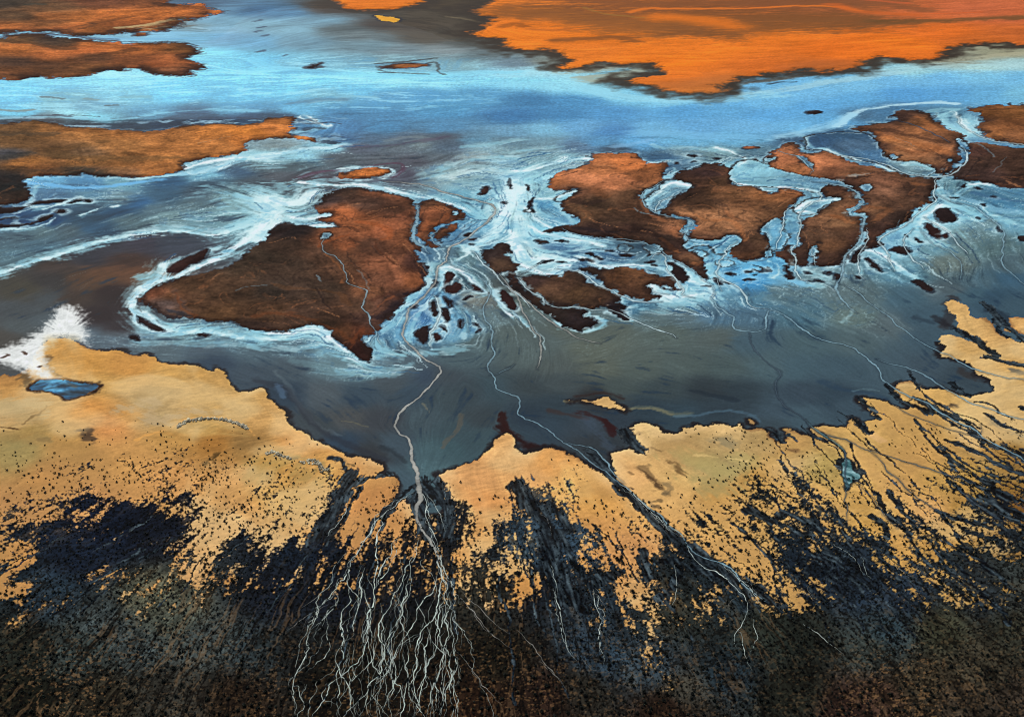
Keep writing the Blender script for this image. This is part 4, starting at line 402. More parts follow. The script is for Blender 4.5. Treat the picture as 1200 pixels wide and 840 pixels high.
# ---- dark wet channels cut into the sand: (points, half width) -----------------------
CHANNEL = [
 (t(1,2,"440,555 445,600 400,670 370,720 330,780 280,850"), 13), (t(1,2,"620,535 560,555 500,575 450,600"), 4.5), (t(1,2,"400,470 430,520 440,560"), 3), (t(1,2,"370,470 390,475"), 4), (t(1,2,"500,600 450,680 400,760 340,840"), 5),
 (t(1,2,"790,590 830,640 880,700 900,760 890,830") , 10), (t(1,2,"760,640 790,720 800,840"), 8), (t(1,2,"740,600 640,690 560,770 530,830"), 4), (t(1,2,"690,640 660,680 620,740 590,800"), 4), (t(1,2,"800,570 860,580 880,640"), 8),
 (t(2,2,"30,600 60,640 90,700 140,760 200,850"), 14), (t(2,2,"180,680 220,740 260,800"), 9), (t(2,3,"200,30 190,100 215,180 260,260 330,330"), 13), (t(2,3,"150,0 170,120 180,230 220,300"), 6), (t(2,3,"260,40 300,120 350,170"), 6),
 (t(2,2,"380,440 450,500 500,580 560,640 640,720 740,810 800,850"), 7), (t(2,2,"520,600 600,690 680,770 760,840"), 8), (t(2,3,"740,0 850,60 960,120 1060,200 1160,260 1240,320"), 9), (t(2,3,"820,60 900,140 1000,190 1080,260 1100,330"), 8), (t(2,3,"380,220 460,200 510,160"), 6), (t(2,3,"700,110 780,100 800,150 760,220 700,290"), 6), (t(2,3,"610,60 640,150 630,200"), 4),
 (t(2,2,"1105,712 1160,735 1230,780") + t(3,2,"60,730 150,750 230,790"), 7), (t(3,2,"0,760 100,800 200,830"), 7), (t(3,2,"490,740 540,780 560,840"), 6), (t(3,2,"565,630 610,700 660,760 700,820"), 5), (t(3,2,"700,190 760,220 820,250 880,290"), 9), (t(3,2,"560,130 600,170 680,220 760,250"), 8), (t(3,2,"850,110 920,150 960,165"), 8), (t(3,2,"1020,0 1100,30 1200,45 1300,60"), 8),
 (t(3,1,"1000,580 1060,620 1110,670 1160,720 1200,760"), 7), (t(3,1,"880,700 950,730 1000,780 1060,830"), 9), (t(3,1,"1060,650 1090,690 1090,720 1130,745"), 5), (t(3,2,"650,60 690,130 760,190 840,230 900,280 1000,330"), 3.5),
 (t(3,2,"1010,560 1060,600 1110,640 1180,670 1260,690"), 9), (t(3,2,"900,560 1000,600 1060,660 1150,720 1210,760"), 6), (t(3,2,"1000,640 1060,690 1130,760 1210,810"), 6), (t(3,2,"340,480 360,540 390,580 430,560 390,490"), 8), (t(3,2,"780,710 850,740 950,760 1050,800"), 5), (t(3,2,"830,380 920,400 1000,450 1060,490 1130,535 1260,555"), 7), (t(3,2,"1100,400 1210,470"), 4), (t(3,2,"1040,400 1130,420 1230,470"), 3), (t(3,2,"380,400 420,490 500,640"), 2), (t(3,2,"860,385 910,400 960,430"), 3),
 (t(3,2,"80,350 110,370 130,385"), 4), (t(3,2,"20,345 40,380 60,385"), 7), (t(3,2,"400,280 450,320 490,350"), 6), (t(3,2,"420,180 470,220 530,285"), 5), (t(2,2,"540,340 570,390 600,430"), 8), (t(2,2,"1190,325 1210,335"), 5),
]
# ---- streams: (name, label, points, width, colour key) --------------------------------
S = [
 ('main', 'broad winding grey tan river from the fan throat up to the delta apex',
  t(1,2,"772,610 760,560 752,520 730,470 718,420 705,380 655,355 635,315 650,270 700,215 790,150 855,90 880,50 855,28 800,10 780,0") + t(1,1,"760,810 702,770 682,735 690,700 708,640 718,600 760,568 820,528 842,480 850,415 880,396 908,385 895,350 902,320 960,285 1040,240 1110,180 1125,150 1098,115 1030,95 960,75 880,60 800,30 700,15 600,8"), 2.6, 'tan'),
 ('c', 'long pale winding stream entering the mud flat beside the red pair of islets', t(1,1,"910,392 960,420 1040,450 1088,490 1100,530 1082,570 1055,592 1065,640 1100,690 1120,730 1110,780 1130,838") + t(1,2,"1085,40 1090,65 1122,85 1118,120 1140,150 1200,165") + t(2,2,"35,180 50,220 25,255 40,280 100,300 170,330 210,370 250,398 300,428 360,462 400,502 450,530 510,580 560,620 620,680 700,750 800,830") + t(2,3,"830,50 900,90 990,110 1040,150 1070,210 1130,250 1200,305"), 1.7, 'blue'),
 ('c', 'short white loop stream splitting off toward the dark channel in the sand', t(2,2,"260,398 330,413 390,425 440,470 480,530 540,590"), 1.6, 'blue'),
 ('c', 'pale stream running straight down from the delta apex into grey mud', t(2,1,"-60,440 0,512 30,570 60,620 80,690 110,740 135,790 135,838") + t(2,2,"128,30 122,55"), 1.8, 'tan'),
 ('c', 'faint stream joining the winding stream from the right in grey mud', t(1,2,"1210,30 1150,75 1095,82"), 1.2, 'blue'),
 ('c', 'bright white stream leaving the salt at the delta apex toward the lower right', t(1,1,"1022,335 1060,400 1130,440 1150,480 1200,512") + t(2,1,"40,550 90,600"), 2.0, 'white'),
 ('c', 'white stream wrapping the foot of the dark wedge island', t(2,1,"30,455 42,490 90,532 150,550 172,585 240,605 280,592 350,610 440,604 500,625 560,655 640,690 770,745"), 1.8, 'white'),
 ('c', 'thin white stream crossing the salt above the dark wedge island', t(2,1,"30,450 80,430 130,402 155,380"), 1.4, 'white'),
 ('c', 'cream stream along the upper edge of the curled brown island', t(2,1,"-20,490 60,560 120,610 180,680 240,705 290,740 360,760 420,775"), 2.0, 'tan'),
 ('c', 'white stream between the dark wedge island and the long brown island', t(2,1,"210,425 300,435 350,455 400,490 460,512 520,550 600,572 640,578 700,574"), 2.2, 'white'),
 ('c', 'long grey white stream skirting the marsh island down to the mud flat', t(2,1,"240,232 290,262 350,270 420,281 540,286 640,302 700,330 740,372 800,392 840,430 880,465 930,490 955,520 945,570 970,600 1040,640 1025,690 1060,710 1200,722") + t(3,1,"0,605 70,620 110,660 170,710 250,755 340,770 430,800 470,840") + t(3,2,"520,50 540,100 600,150 660,178 750,205 800,250 870,290 960,330 1000,360 1100,420 1230,490"), 1.8, 'blue'),
 ('c', 'short knotted white stream beside the right end of the long brown island', t(2,1,"650,372 690,347 730,370 720,400 732,440 770,480 795,510 795,540 830,556 860,560"), 1.8, 'white'),
 ('c', 'thin white hook stream in the notch of the long brown island', t(2,1,"636,500 660,528 700,535 740,540"), 1.3, 'white'),
 ('c', 'meandering blue stream leaving the middle lagoon', t(2,1,"720,0 660,30 620,45 600,62 600,85 622,130 680,165 760,180 830,186 862,208 845,222 810,228 808,240 832,265 836,290 860,296"), 1.8, 'blue'),
 ('c', 'white stream inside the middle lagoon', t(2,1,"668,162 682,120 730,87 775,78"), 1.8, 'white'),
 ('c', 'bright winding stream through the ragged brown island to the cyan shallows', t(2,1,"1045,298 988,340 1002,360 975,390 982,410 958,430 972,458 1040,490 1090,530 1110,580 1140,600 1210,606"), 2.0, 'white'),
 ('c', 'thin pale stream under the ragged brown island', t(2,1,"1010,370 1060,382 1150,378 1188,370 1197,330"), 1.3, 'blue'),
 ('c', 'short white spur stream beside the bright winding stream', t(2,1,"958,455 972,490 985,525"), 1.3, 'white'),
 ('c', 'faint grey stream winding down the grey mud to the dark gulch in the sand', t(2,1,"1115,720 1125,770 1160,825") + t(3,2,"5,25 50,60 35,110 40,170 100,240 180,290 220,330 280,370 340,410 368,470 360,540 378,600 355,660 375,700 370,780"), 1.4, 'slate'),
 ('c', 'blue stream through the sand patch island under the far lake', t(3,0,"40,705 90,725 150,745 180,788 212,800 195,825"), 2.0, 'blue'),
 ('c', 'deep blue stream across the triangular island', t(3,0,"570,565 640,575 700,590 790,632 852,672"), 1.4, 'deep'),
 ('c', 'white stream entering from the right edge between two brown headlands', t(3,0,"1700,720 1200,680 1100,667 1020,650 960,620 905,590 882,555 900,540"), 1.9, 'white'),
 ('c', 'long white stream along the lower shore of the blue far lagoon', t(3,0,"260,710 330,730 400,740 470,745 530,758 580,782 640,812 740,828 850,832 900,805 940,765 938,720 925,690"), 2.0, 'white'),
 ('c', 'left one of the twin blue rivers, snaking down to the grey mud', t(3,1,"200,18 320,30 405,52 440,90 440,120 385,150 388,170 450,166 470,190 440,258 402,320 370,350 350,420 322,480 313,530 350,570 412,622"), 2.6, 'blue'),
 ('c', 'right branch of the twin blue rivers ending in small white threads', t(3,1,"470,228 452,290 430,350 413,390 430,440 455,475"), 1.6, 'white'),
 ('c', 'pale stream running from the twin river mouth to the lower right sand', t(3,1,"322,488 400,520 470,562 540,630 620,690 700,750 800,810 870,838") + t(3,2,"930,40 1000,62 1100,90 1230,104"), 1.5, 'blue'),
 ('c', 'white stream dropping from the blue pond island into cyan shallows', t(3,1,"238,62 248,92 200,110 150,155 136,190 157,230 130,270 146,300 100,320 134,370 118,410 140,455 180,490"), 1.8, 'white'),
 ('c', 'white stream leaving the upper left of the blue pond', t(3,1,"130,112 75,160 52,200 66,240 42,310 20,332"), 1.5, 'white'),
 ('c', 'very short white inlet stream in the dark brown island', t(3,1,"205,330 218,345 228,370 230,402"), 1.4, 'white'),
 ('c', 'white stream spilling down the left side of the right delta', t(3,1,"800,-10 785,50 792,90 740,130 702,170 662,216 600,235 508,276 520,310 570,350 577,390 600,430"), 2.0, 'white'),
 ('c', 'white stream in the middle of the right delta ending at a bright dot', t(3,1,"690,230 638,272 635,310 670,360 730,422"), 1.6, 'white'),
 ('c', 'winding stream at the right edge of the teal mud', t(3,1,"800,60 840,100 900,112 960,125 1000,170 1090,205 1110,250 1090,290 1106,350 1100,400 1160,460 1230,510"), 1.8, 'blue'),
 ('c', 'thin white stream between the islets of the right delta', t(3,1,"740,180 790,210 850,250 892,290 935,352"), 1.5, 'white'),
 ('c', 'faint stream curving through the mud below the right delta', t(3,1,"720,230 760,300 800,312 880,350 910,400 903,470"), 1.3, 'blue'),
 ('c', 'straight pale stream from the mud flat into the right hand sand', t(3,2,"510,0 600,30 700,60 800,120 880,160 960,210 1050,240 1260,305"), 1.8, 'blue'),
 ('c', 'dark stream splitting across the sand toward the right edge', t(3,2,"190,300 240,335 300,365 400,400 480,430 560,460 650,490 740,520 820,550 900,565 960,590 1020,630 1100,675"), 1.5, 'slate'),
 ('c', 'thin dark stream leaving the split toward the scrub', t(3,2,"480,430 540,490 560,540 620,590 670,640 740,690 800,720 900,740"), 1.5, 'slate'),
 ('c', 'slate stream crossing the streaked sand near the right edge', t(3,2,"850,555 890,620 960,670 1030,720 1100,770"), 1.7, 'slate'),
 ('c', 'thin dark stream looping over the upper right sand', t(3,2,"560,190 660,260 760,305 860,335 960,365 1012,350 1000,310"), 1.2, 'slate'),
 ('c', 'teal stream feeding the pool in the gulch at the foot of the grey mud', t(3,2,"180,290 280,370 330,405 355,440 372,478"), 1.8, 'teal'),
 ('c', 'thin dark stream trailing off below the teal gulch pool', t(3,2,"400,590 460,630 510,680 550,740 600,800"), 1.3, 'slate'),
 ('c', 'slate blue band stream among sparse bushes at right', t(3,2,"940,415 1020,460 1080,500 1130,538 1250,552"), 2.6, 'slate'),
 ('c', 'broad blue inlet stream cutting into the large brown island from above', t(1,1,"755,125 762,165 745,205 737,240 750,290 780,320 815,350"), 4.2, 'blue'),
 ('c', 'hooked blue inlet stream around the curled brown spit', t(1,1,"880,222 845,235 825,262 830,295 855,325 885,325"), 2.0, 'blue'),
 ('c', 'thin winding white stream crossing the large brown island', t(1,1,"325,268 335,288 310,320 320,345 380,370 415,410 413,470 430,498 508,520 515,560 490,612 530,640 540,660 530,682 560,712 570,732 545,745 540,790"), 1.6, 'blue'),
 ('c', 'short white fork at the foot of the thin winding stream', t(1,1,"568,728 578,755 592,785"), 1.3, 'white'),
 ('c', 'white stream hooking around the dark leaf islets', t(1,1,"830,545 850,580 868,630 838,670 825,700 812,730 808,780"), 2.2, 'white'),
 ('c', 'white stream linking the upper red islet and the thin red sliver', t(1,1,"925,470 960,470 980,500 1000,520 1060,524"), 1.4, 'white'),
 ('c', 'pale stream on the right side of the blue delta fan', t(1,1,"940,580 965,600 985,640 992,720"), 1.4, 'blue'),
]
# braided threads of the fan in the foreground scrub
BR = [
 (t(1,2,"768,600 764,640 768,690 758,740 775,790 800,838") + t(1,3,"815,40 845,90 860,150 868,175"), 3.4), (t(1,3,"845,60 860,110 885,170 905,200 930,250 930,330"), 2.0), (t(1,3,"800,10 830,70 850,130 870,170 880,230 900,270"), 1.8),
 (t(1,2,"745,630 690,672 630,715 580,760 545,790 525,840") + t(1,3,"490,60 445,110 435,180 382,210 375,258 300,330 290,390 250,450 240,490 247,535 210,610 190,670 180,720 190,800 200,850"), 1.8),
 (t(1,3,"435,180 425,230 437,290 400,340 390,390 402,450 395,520 402,570 380,610 375,660 390,720 380,790 400,850"), 1.6), (t(1,3,"377,258 380,320 330,380 290,410 255,450"), 1.3), (t(1,3,"450,370 400,395 390,450 412,490 400,540"), 1.6), (t(1,3,"340,400 330,460 340,520 300,580 250,640"), 1.2),
 (t(1,2,"605,735 590,790 572,838") + t(1,3,"570,70 575,150 560,240 540,290 510,370 520,430 500,520 480,580 410,650 350,690 330,760 260,850"), 2.2), (t(1,3,"640,82 600,130 578,190 565,240"), 2.0), (t(1,3,"650,110 620,160 580,210 550,250"), 1.9), (t(1,3,"530,330 540,380 505,430 480,520"), 1.4), (t(1,3,"560,420 540,480 545,560 500,620 440,680 430,760"), 1.2),
 (t(1,3,"672,0 640,60 640,90 600,150"), 1.3), (t(1,3,"770,20 760,100 700,160 690,210 640,270 630,330 580,390 565,440 570,490 610,516 600,550 580,590 590,630 530,680 515,720 530,770 480,850"), 1.9), (t(1,3,"735,170 720,200 720,260 690,300 695,350 660,400 655,440 610,480 610,516"), 1.4), (t(1,3,"575,430 605,470 600,510"), 1.2), (t(1,3,"525,140 490,200 490,270 462,350"), 1.7),
 (t(1,3,"850,180 835,250 790,290 750,340 750,390 720,450 680,500 650,560 620,620 640,690 610,750 590,830"), 1.6), (t(1,3,"765,460 700,490 660,540 630,600 560,700"), 1.5), (t(1,3,"870,180 860,260 855,350 830,400 770,440 772,490 750,540 762,600 740,650 712,700 720,770 700,850"), 1.8), (t(1,3,"882,280 870,340 850,400 856,480 840,560 800,600 790,680 760,760 740,845"), 1.8), (t(1,3,"900,260 920,320 890,380 895,450 870,540 860,620 830,700 800,800 790,850"), 1.9), (t(1,3,"930,330 910,400 912,480 920,560 932,620 900,700 870,780 860,850"), 1.8), (t(1,3,"820,440 800,500 790,560 800,640 770,700 740,760"), 1.5), (t(1,3,"860,600 840,680 850,740 820,830"), 1.6), (t(1,3,"880,640 870,720 890,800 870,850"), 1.6), (t(1,3,"780,600 740,660 745,740 770,800 730,850"), 1.5), (t(1,3,"620,620 650,690 690,690 640,760"), 1.3), (t(1,3,"490,740 480,800 500,850"), 1.5), (t(1,3,"180,700 220,690 210,740 240,780 200,850"), 1.6), (t(1,3,"250,690 220,740 235,800"), 1.3), (t(1,3,"340,690 300,760 380,790"), 1.4), (t(1,3,"450,720 440,790 480,830"), 1.2), (t(1,3,"560,750 520,780 540,840"), 1.4), (t(1,3,"690,690 680,740 700,800 640,840"), 1.4), (t(1,3,"860,250 890,280 880,300"), 1.5),
 (t(1,3,"920,560 952,640 950,690 900,720"), 1.4), (t(1,3,"930,250 1000,320 1060,400 1130,490 1200,530"), 1.0), (t(1,3,"960,250 1060,320 1110,400 1190,440"), 1.0), (t(1,3,"930,540 1000,610 1050,670 1150,780"), 1.0), (t(1,3,"1000,330 1080,440 1120,470"), 1.0), (t(1,3,"300,330 200,400 130,450"), .8), (t(1,3,"380,210 280,290 190,350"), .8), (t(1,3,"340,320 260,380 220,440"), .8),
 (t(1,2,"775,640 800,700 812,780 830,838") + t(1,3,"850,60 870,130"), 2.0), (t(1,2,"790,640 830,690 860,740 880,820"), 1.2),
 (t(2,3,"195,240 222,330 242,400 250,470 262,530 300,580"), 1.6), (t(2,3,"180,120 195,200 215,280"), 1.2), (t(2,3,"385,230 390,330 415,400 402,490 430,590"), 1.6), (t(2,3,"820,40 880,130 960,160 1050,232 1105,300 1090,390 1045,450 1040,500 1090,530"), 1.6), (t(2,3,"1100,220 1150,290 1195,322"), 1.4), (t(2,3,"1130,380 1132,430 1160,500 1120,540"), 1.4), (t(2,3,"980,120 1060,190 1110,230 1180,290"), 1.6), (t(2,3,"1050,420 1085,470 1100,540 1130,620"), 1.1), (t(2,3,"740,320 780,240 770,120"), 1.2), (t(2,3,"20,420 120,560 180,650 260,720"), .9), (t(2,3,"120,590 200,670 230,700"), .9), (t(2,3,"300,540 380,640 420,600"), .9), (t(2,3,"390,250 440,330 480,380"), 1.0), (t(2,3,"1000,330 1020,290 1050,280"), 1.0),
 (t(3,3,"320,40 400,95 440,165"), 1.2), (t(3,3,"160,400 260,480 360,560"), 1.2), (t(3,3,"430,90 450,150 470,190"), 1.2), (t(3,3,"560,110 650,180 700,200"), .9), (t(3,3,"130,260 190,262 220,300"), 1.0), (t(3,3,"180,230 220,290"), .9),
 (t(1,2,"330,830 400,760 430,700 440,640"), 1.2), (t(2,2,"130,730 170,780 190,840"), 1.0), (t(2,2,"520,590 600,660 700,770 790,840") , 1.4), (t(2,2,"560,640 660,740 740,820"), 1.0),
]

# ---- composing the ground colours ---------------------------------------------------
sandf = Field(26)
sandf.add(SANDPOLY)
for p in SAND2: sandf.add(p)
# flow directions from the lie of the streams, salt bands and channels
_dp, _dv = [], []
def add_dir(pts, wgt=1.0):
    for (a, b), (c, d) in zip(pts[:-1], pts[1:]):
        L = math.hypot(c - a, d - b)
        if L < 1 or L > 400: continue
        th = 2 * math.atan2(d - b, c - a); n = max(1, int(L / 14))
        for k in range(n):
            s = (k + .5) / n; _dp.append((a + (c - a) * s, b + (d - b) * s)); _dv.append((math.cos(th) * wgt, math.sin(th) * wgt))
for s in STROKE: add_dir(s[0])
for s in S: add_dir(s[2])
for s in CHANNEL: add_dir(s[0])
for s in BR[::3]: add_dir(s[0])
for u in range(-100, 1301, 60):
    for v in (5, 30, 60, 95, 120): add_dir([(u, v), (u + 14, v - .6)], 1.0)
for v in (640, 700, 760, 820):
    for u in range(0, 1201, 50):
        L = math.hypot(u - 550, v - 360); add_dir([(u, v), (u + 14 * (u - 550) / L, v + 14 * (v - 360) / L)], 1.5)
for a in ("450,500 487,560", "400,480 480,560", "340,440 460,540", "520,480 490,560", "560,480 500,560", "590,470 505,556", "300,425 400,500",
          "960,380 1010,430", "1000,380 1060,430", "1050,370 1110,420", "900,430 960,470", "700,440 800,450", "800,440 900,470", "650,400 700,380", "720,400 800,380", "1080,330 1150,360", "20,300 140,265", "60,290 200,250", "150,260 270,225", "20,380 90,340", "100,300 200,290"):
    add_dir(px(a), 2.0)
_P = np.array(_dp); _D = np.array(_dv)
_g = spread(_P[::2], _D[::2], 2.0, 7.0)
_d2 = look(_g, CU, CW)
_sw = fbm(CU / 60, CW / 60, 3, 51) * .55
_th = 0.5 * np.arctan2(_d2[..., 1], _d2[..., 0]) + _sw * np.clip(SIN * 2 - .25, 0, 1)
_rx, _ry = CU - 550, VV - 360; _rl = np.sqrt(_rx * _rx + _ry * _ry) + 1
_k = sstep(3, -6, sandf.a) * sstep(470, 560, VV)
_c2 = np.cos(2 * _th) * (1 - _k) + _k * (_rx * _rx - _ry * _ry) / _rl ** 2; _s2 = np.sin(2 * _th) * (1 - _k) + _k * 2 * _rx * _ry / _rl ** 2
_th = .5 * np.arctan2(_s2, _c2) + _k * .35 * fbm(CU / 30, CW / 30, 2, 55)
FU, FV = np.cos(_th).astype(f32), np.sin(_th).astype(f32)
FVI = (FV / ROWSTEP[:, None]).astype(f32)
_white = np.random.RandomState(3).rand(NV, NU).astype(f32)
FLOW = lic(_white, FU, FVI, 9)                                  # fine threads
FLOW2 = lic(fbm(CU / 9, CW / 9, 2, 61).astype(f32), FU, FVI, 22)    # broad bands
FLOWP = lic(fbm(CU / 3.2, CW / 3.2, 2, 71).astype(f32), FU, FVI, 8)
FLOWT = lic(vnoise(CU / 1.5, CW / 1.5, 77).astype(f32), FU, FVI, 24)
FLOWV = lic(fbm(CU / 2.6, CW / 2.6, 2, 78).astype(f32), FU, FVI, 3)
GRAIN = (vnoise(CU / 1.3, CW / 1.3, 5) + vnoise(CU / 2.7, CW / 2.7, 6) - 1.0)
BLOT = fbm(CU / 26, CW / 26, 4, 81)
BIG = fbm(CU / 120, CW / 120, 3, 91)

def mix(dst, sl, col, a): dst[sl] += (np.asarray(col, f32) - dst[sl]) * a[..., None]
def stroke(dst, pts, w, col, op, fl=.35, sm=2, feather=1.0):
    p = smooth(to_chart(pts), False, sm)
    sl, d = line_dist(p, w * 1.7 + 2)
    e = d / w + fl * (-.32 * FLOW2[sl] - .26 * FLOWP[sl] - .08 * FLOW[sl] + .6 * BLOT[sl] + .5 * FINE[sl] + .35 * VN3[sl])
    a = op * sstep(1.0 + .25 * feather, 1.0 - .85 * feather, e) * (d < w * 1.7 + 1.9)
    mix(dst, sl, col, a); return sl, a

REG = np.zeros((NV, NU), np.int16)          # which piece of ground a point belongs to
# 1. the wet flat
_wp, _wc = parse_cols(WET)
COL = look(spread(_wp, _wc, 2.2, 7.0), QU + 3 * FLOW2 * .6, QW + 3 * FLOW2 * .6)
lum = COL.mean(-1)
_bri = sstep(90, 170, lum)
COL[..., 1] += .13 * np.clip(COL[..., 2] - COL[..., 1], 0, 90)
FINE = fbm(CU / 7, CW / 7, 3, 97, .6)
def veins(sc, seed, k=1.6, warp=.9):
    wx, wy = fbm(CU / (sc * 1.3), CW / (sc * 1.3), 2, seed + 40), fbm(CU / (sc * 1.3), CW / (sc * 1.3), 2, seed + 50)
    n = fbm(CU / sc + warp * wx, CW / sc + warp * wy, 3, seed, .5)
    return sstep(.16, .0, np.abs(n) * k), n
VE1, VN1 = veins(16, 201); VE2, VN2 = veins(30, 221); VE3, VN3 = veins(9, 241); VE4, VN4 = veins(55, 261)
_calm = 1 - .6 * sstep(185, 150, VV) * sstep(420, 620, CU)
_mud = sstep(120, 80, lum) * sstep(300, 360, VV)
COL += (np.array([84, 94, 96], f32) - COL) * (.20 * _mud)[..., None]
COL += (np.array([86, 106, 118], f32) - COL) * (.24 * _mud * sstep(820, 930, CU))[..., None]
_calm = _calm * (1 - .68 * _mud)
COL += (np.array([96, 106, 100], f32) - COL) * (.3 * _mud * np.exp(-(((CU - 730) / 150) ** 2 + ((VV - 405) / 40) ** 2)))[..., None]
COL *= (1 + _calm * .05 * FLOW2 * (1 - .4 * _bri) + _calm * .03 * FLOWP * (1 - .5 * _bri) + .014 * FLOW + _calm * .07 * BLOT + .03 * GRAIN)[..., None]
# wisps of salt and of dark brine along the flow
_delta = sstep(150, 200, VV) * sstep(600, 520, VV)
_z = sstep(.1, -.3, fbm(CU / 70, CW / 70, 2, 99))
_w = np.clip(VE1 * .55 + VE3 * .45 + VE2 * .35 + .18 * FLOWP - .25, 0, 1) * sstep(75, 130, lum) * _delta * .62
COL += (np.array([196, 234, 240], f32) - COL) * _w[..., None]
_w = np.clip(sstep(.05, .5, VN3 + .3 * VN1) * .6 + .15 * FLOWP, 0, 1) * sstep(85, 140, lum) * _delta * .45
COL += (np.array([44, 92, 138], f32) - COL) * _w[..., None]
_w = np.clip(-FLOW2 * .4 - FLOWP * .3 - BLOT * 1.1 - .85, 0, 1) * .6 * _delta
COL += (np.array([30, 50, 72], f32) - COL) * _w[..., None]
_m = _delta * sstep(.3, -.3, BLOT + .6 * VN4) * (1 - .85 * _mud)
_w = sstep(1.35, 2.6, FLOWT) * .26 * _m; COL += (np.array([150, 178, 186], f32) - COL) * _w[..., None]
_w = sstep(-1.35, -2.6, FLOWT) * .26 * _m; COL += (np.array([26, 38, 54], f32) - COL) * _w[..., None]
# wind ripples on the far lake
_lake = sstep(215, 170, VV) * sstep(55, 75, VV)
COL *= (1 + _lake * (.09 * GRAIN + .05 * (vnoise(CU / 3, CW / 9, 8) - .5)))[..., None]
_cy = .75 * sstep(640, 480, CU) * sstep(60, 72, VV) * sstep(137, 122, VV)
COL += (np.array([126, 214, 247], f32) - COL) * (_cy * .3 * sstep(140, 125, VV))[..., None]
COL += (np.array([122, 180, 220], f32) - COL) * (.14 * sstep(600, 760, CU) * sstep(85, 100, VV) * sstep(175, 150, VV) * sstep(110, 130, lum))[..., None]
_fs = FLOW2 + .6 * FLOWP + .8 * BLOT
COL += (np.array([172, 236, 250], f32) - COL) * (_cy * sstep(.4, 1.8, _fs) * .6)[..., None]
COL += (np.array([84, 172, 232], f32) - COL) * (_cy * sstep(-.4, -1.8, _fs) * .35)[..., None]
SALT = np.zeros((NV, NU), f32)
for pts, w, col, op in STROKE:
    if col == W1 and w > 2.5 and op > .55: stroke(COL, pts, w * 2.4, W2, .42, .9)
    sl, a = stroke(COL, pts, w, col, op, .6 if col in (W1, W2, W3) else .5)
    if col == W1 and w > 3.5 and op > .55: stroke(COL, pts, w * .42, (226, 246, 249), .75, .8)
    if min(col) > 150: SALT[sl] = np.maximum(SALT[sl], a)
_fr = random.Random(5)
def filament(i, j, n):
    out = []; a, b = float(i), float(j)
    for k in range(n):
        ii, jj = int(min(max(a, 0), NU - 1)), int(min(max(b, 0), NV - 1)); out.append((U[ii] + (a - int(a)), V[jj]))
        a += FU[jj, ii] * 1.6 + _fr.gauss(0, .25); b += FVI[jj, ii] * 1.6 + _fr.gauss(0, .2)
    return out[::2]
_l2 = COL.mean(-1); _nf = 0
for _ in range(14000):
    i, j = (_fr.randrange(100, NU - 100) if _nf % 2 else _fr.randrange(640, 1140)), _fr.randrange(int(np.searchsorted(V, 178)), int(np.searchsorted(V, 440)))
    if not (100 < _l2[j, i] < 215) or sandf.a[j, i] < 12: continue
    if _nf > 760: break
    _nf += 1; br = _l2[j, i] > 150; fa = float(sstep(100, 135, _l2[j, i])) * .7 + .15
    if _fr.random() < (.3 if br else .6): stroke(COL, filament(i, j, _fr.randint(10, 34)), _fr.uniform(.6, 1.4), (200, 232, 240), fa * _fr.uniform(.4, .95), .3)
    else: stroke(COL, filament(i, j, _fr.randint(10, 30)), _fr.uniform(.6, 1.7), (42, 88, 128) if br else (34, 58, 84), fa * _fr.uniform(.4, .9), .3)
for k in range(70):       # marbled margin above the ochre headland and off its tip
    if k < 40: u, v, L = _fr.uniform(-10, 345), _fr.gauss(142, 3.2), _fr.uniform(6, 26)
    else: u, v, L = _fr.uniform(342, 402), _fr.uniform(135, 170), _fr.uniform(4, 12)
    c = (150, 190, 212) if _fr.random() < .5 else (28, 40, 58)
    stroke(COL, [(u - L, v + _fr.uniform(-1.5, 1.5)), (u, v + _fr.uniform(-1.5, 1.5)), (u + L, v + _fr.uniform(-1.5, 1.5))], _fr.uniform(2, 5), c, _fr.uniform(.3, .7), .9)
_mm = SALT * sstep(150, 180, VV)
COL += (np.array([122, 186, 214], f32) - COL) * (_mm * sstep(.05, .45, VN1 + .4 * VN3 + .15 * FLOWP) * .5)[..., None]
COL += (np.array([232, 248, 250], f32) - COL) * (_mm * sstep(-.05, -.4, VN1 + .3 * VN2) * .5)[..., None]
LAKE = sdf(px("-900,85 0,88 240,60 300,8 420,12 600,72 700,100 840,112 960,98 1200,55 2500,40 2500,118 1200,122 1000,138 900,164 700,176 560,160 420,172 360,140 200,140 0,140 -900,142"))
REG[:] = 1
REG[VV > 1e9] = 0
REG[SALT > .55] = 2
_s, _d = LAKE; _r = REG[_s]; _r[_d < 0] = 3; REG[_s] = _r

# 2. land: brown islands and headlands
_ip, _ic = parse_cols(ISLE); _fp, _fc = parse_cols(FAR_COL)
LAND = look(spread(_ip, _ic, 2.2, 5.0), QU, QW)
LAND *= np.clip(1 + .05 * FLOW2 + .02 * FLOWP + .17 * BLOT + .10 * FINE + .05 * GRAIN + .16 * VN2 + .10 * VN1, .45, 1.6)[..., None]
_lm = LAND.mean((0, 1)); LAND = np.clip(_lm + (LAND - _lm) * 1.14, 14, 235) * np.array([1.0, 1.09, 1.2], f32)
_near = sstep(150, 215, VV)
LAND += (np.array([44, 32, 28], f32) - LAND) * (np.clip(VE2 * .55 + VE1 * .3 - .1, 0, 1) * sstep(-.2, .3, VN4) * .7 * (.35 + .65 * _near))[..., None]
LAND += (np.array([172, 108, 70], f32) - LAND) * (np.clip(VE4 * .8 + VE3 * .3 - .35, 0, 1) * sstep(.1, -.3, VN1) * .55 * _near)[..., None]
FARL = look(spread(_fp, _fc, 2.0, 8.0), QU, QW)
FARL *= 1.05 * (1 + .03 * FLOW2 + .015 * FLOW + .07 * BLOT + .05 * GRAIN)[..., None]
for pts, w, col, op in BAND[:NFAR]: stroke(FARL, pts, w, col, op, .34)
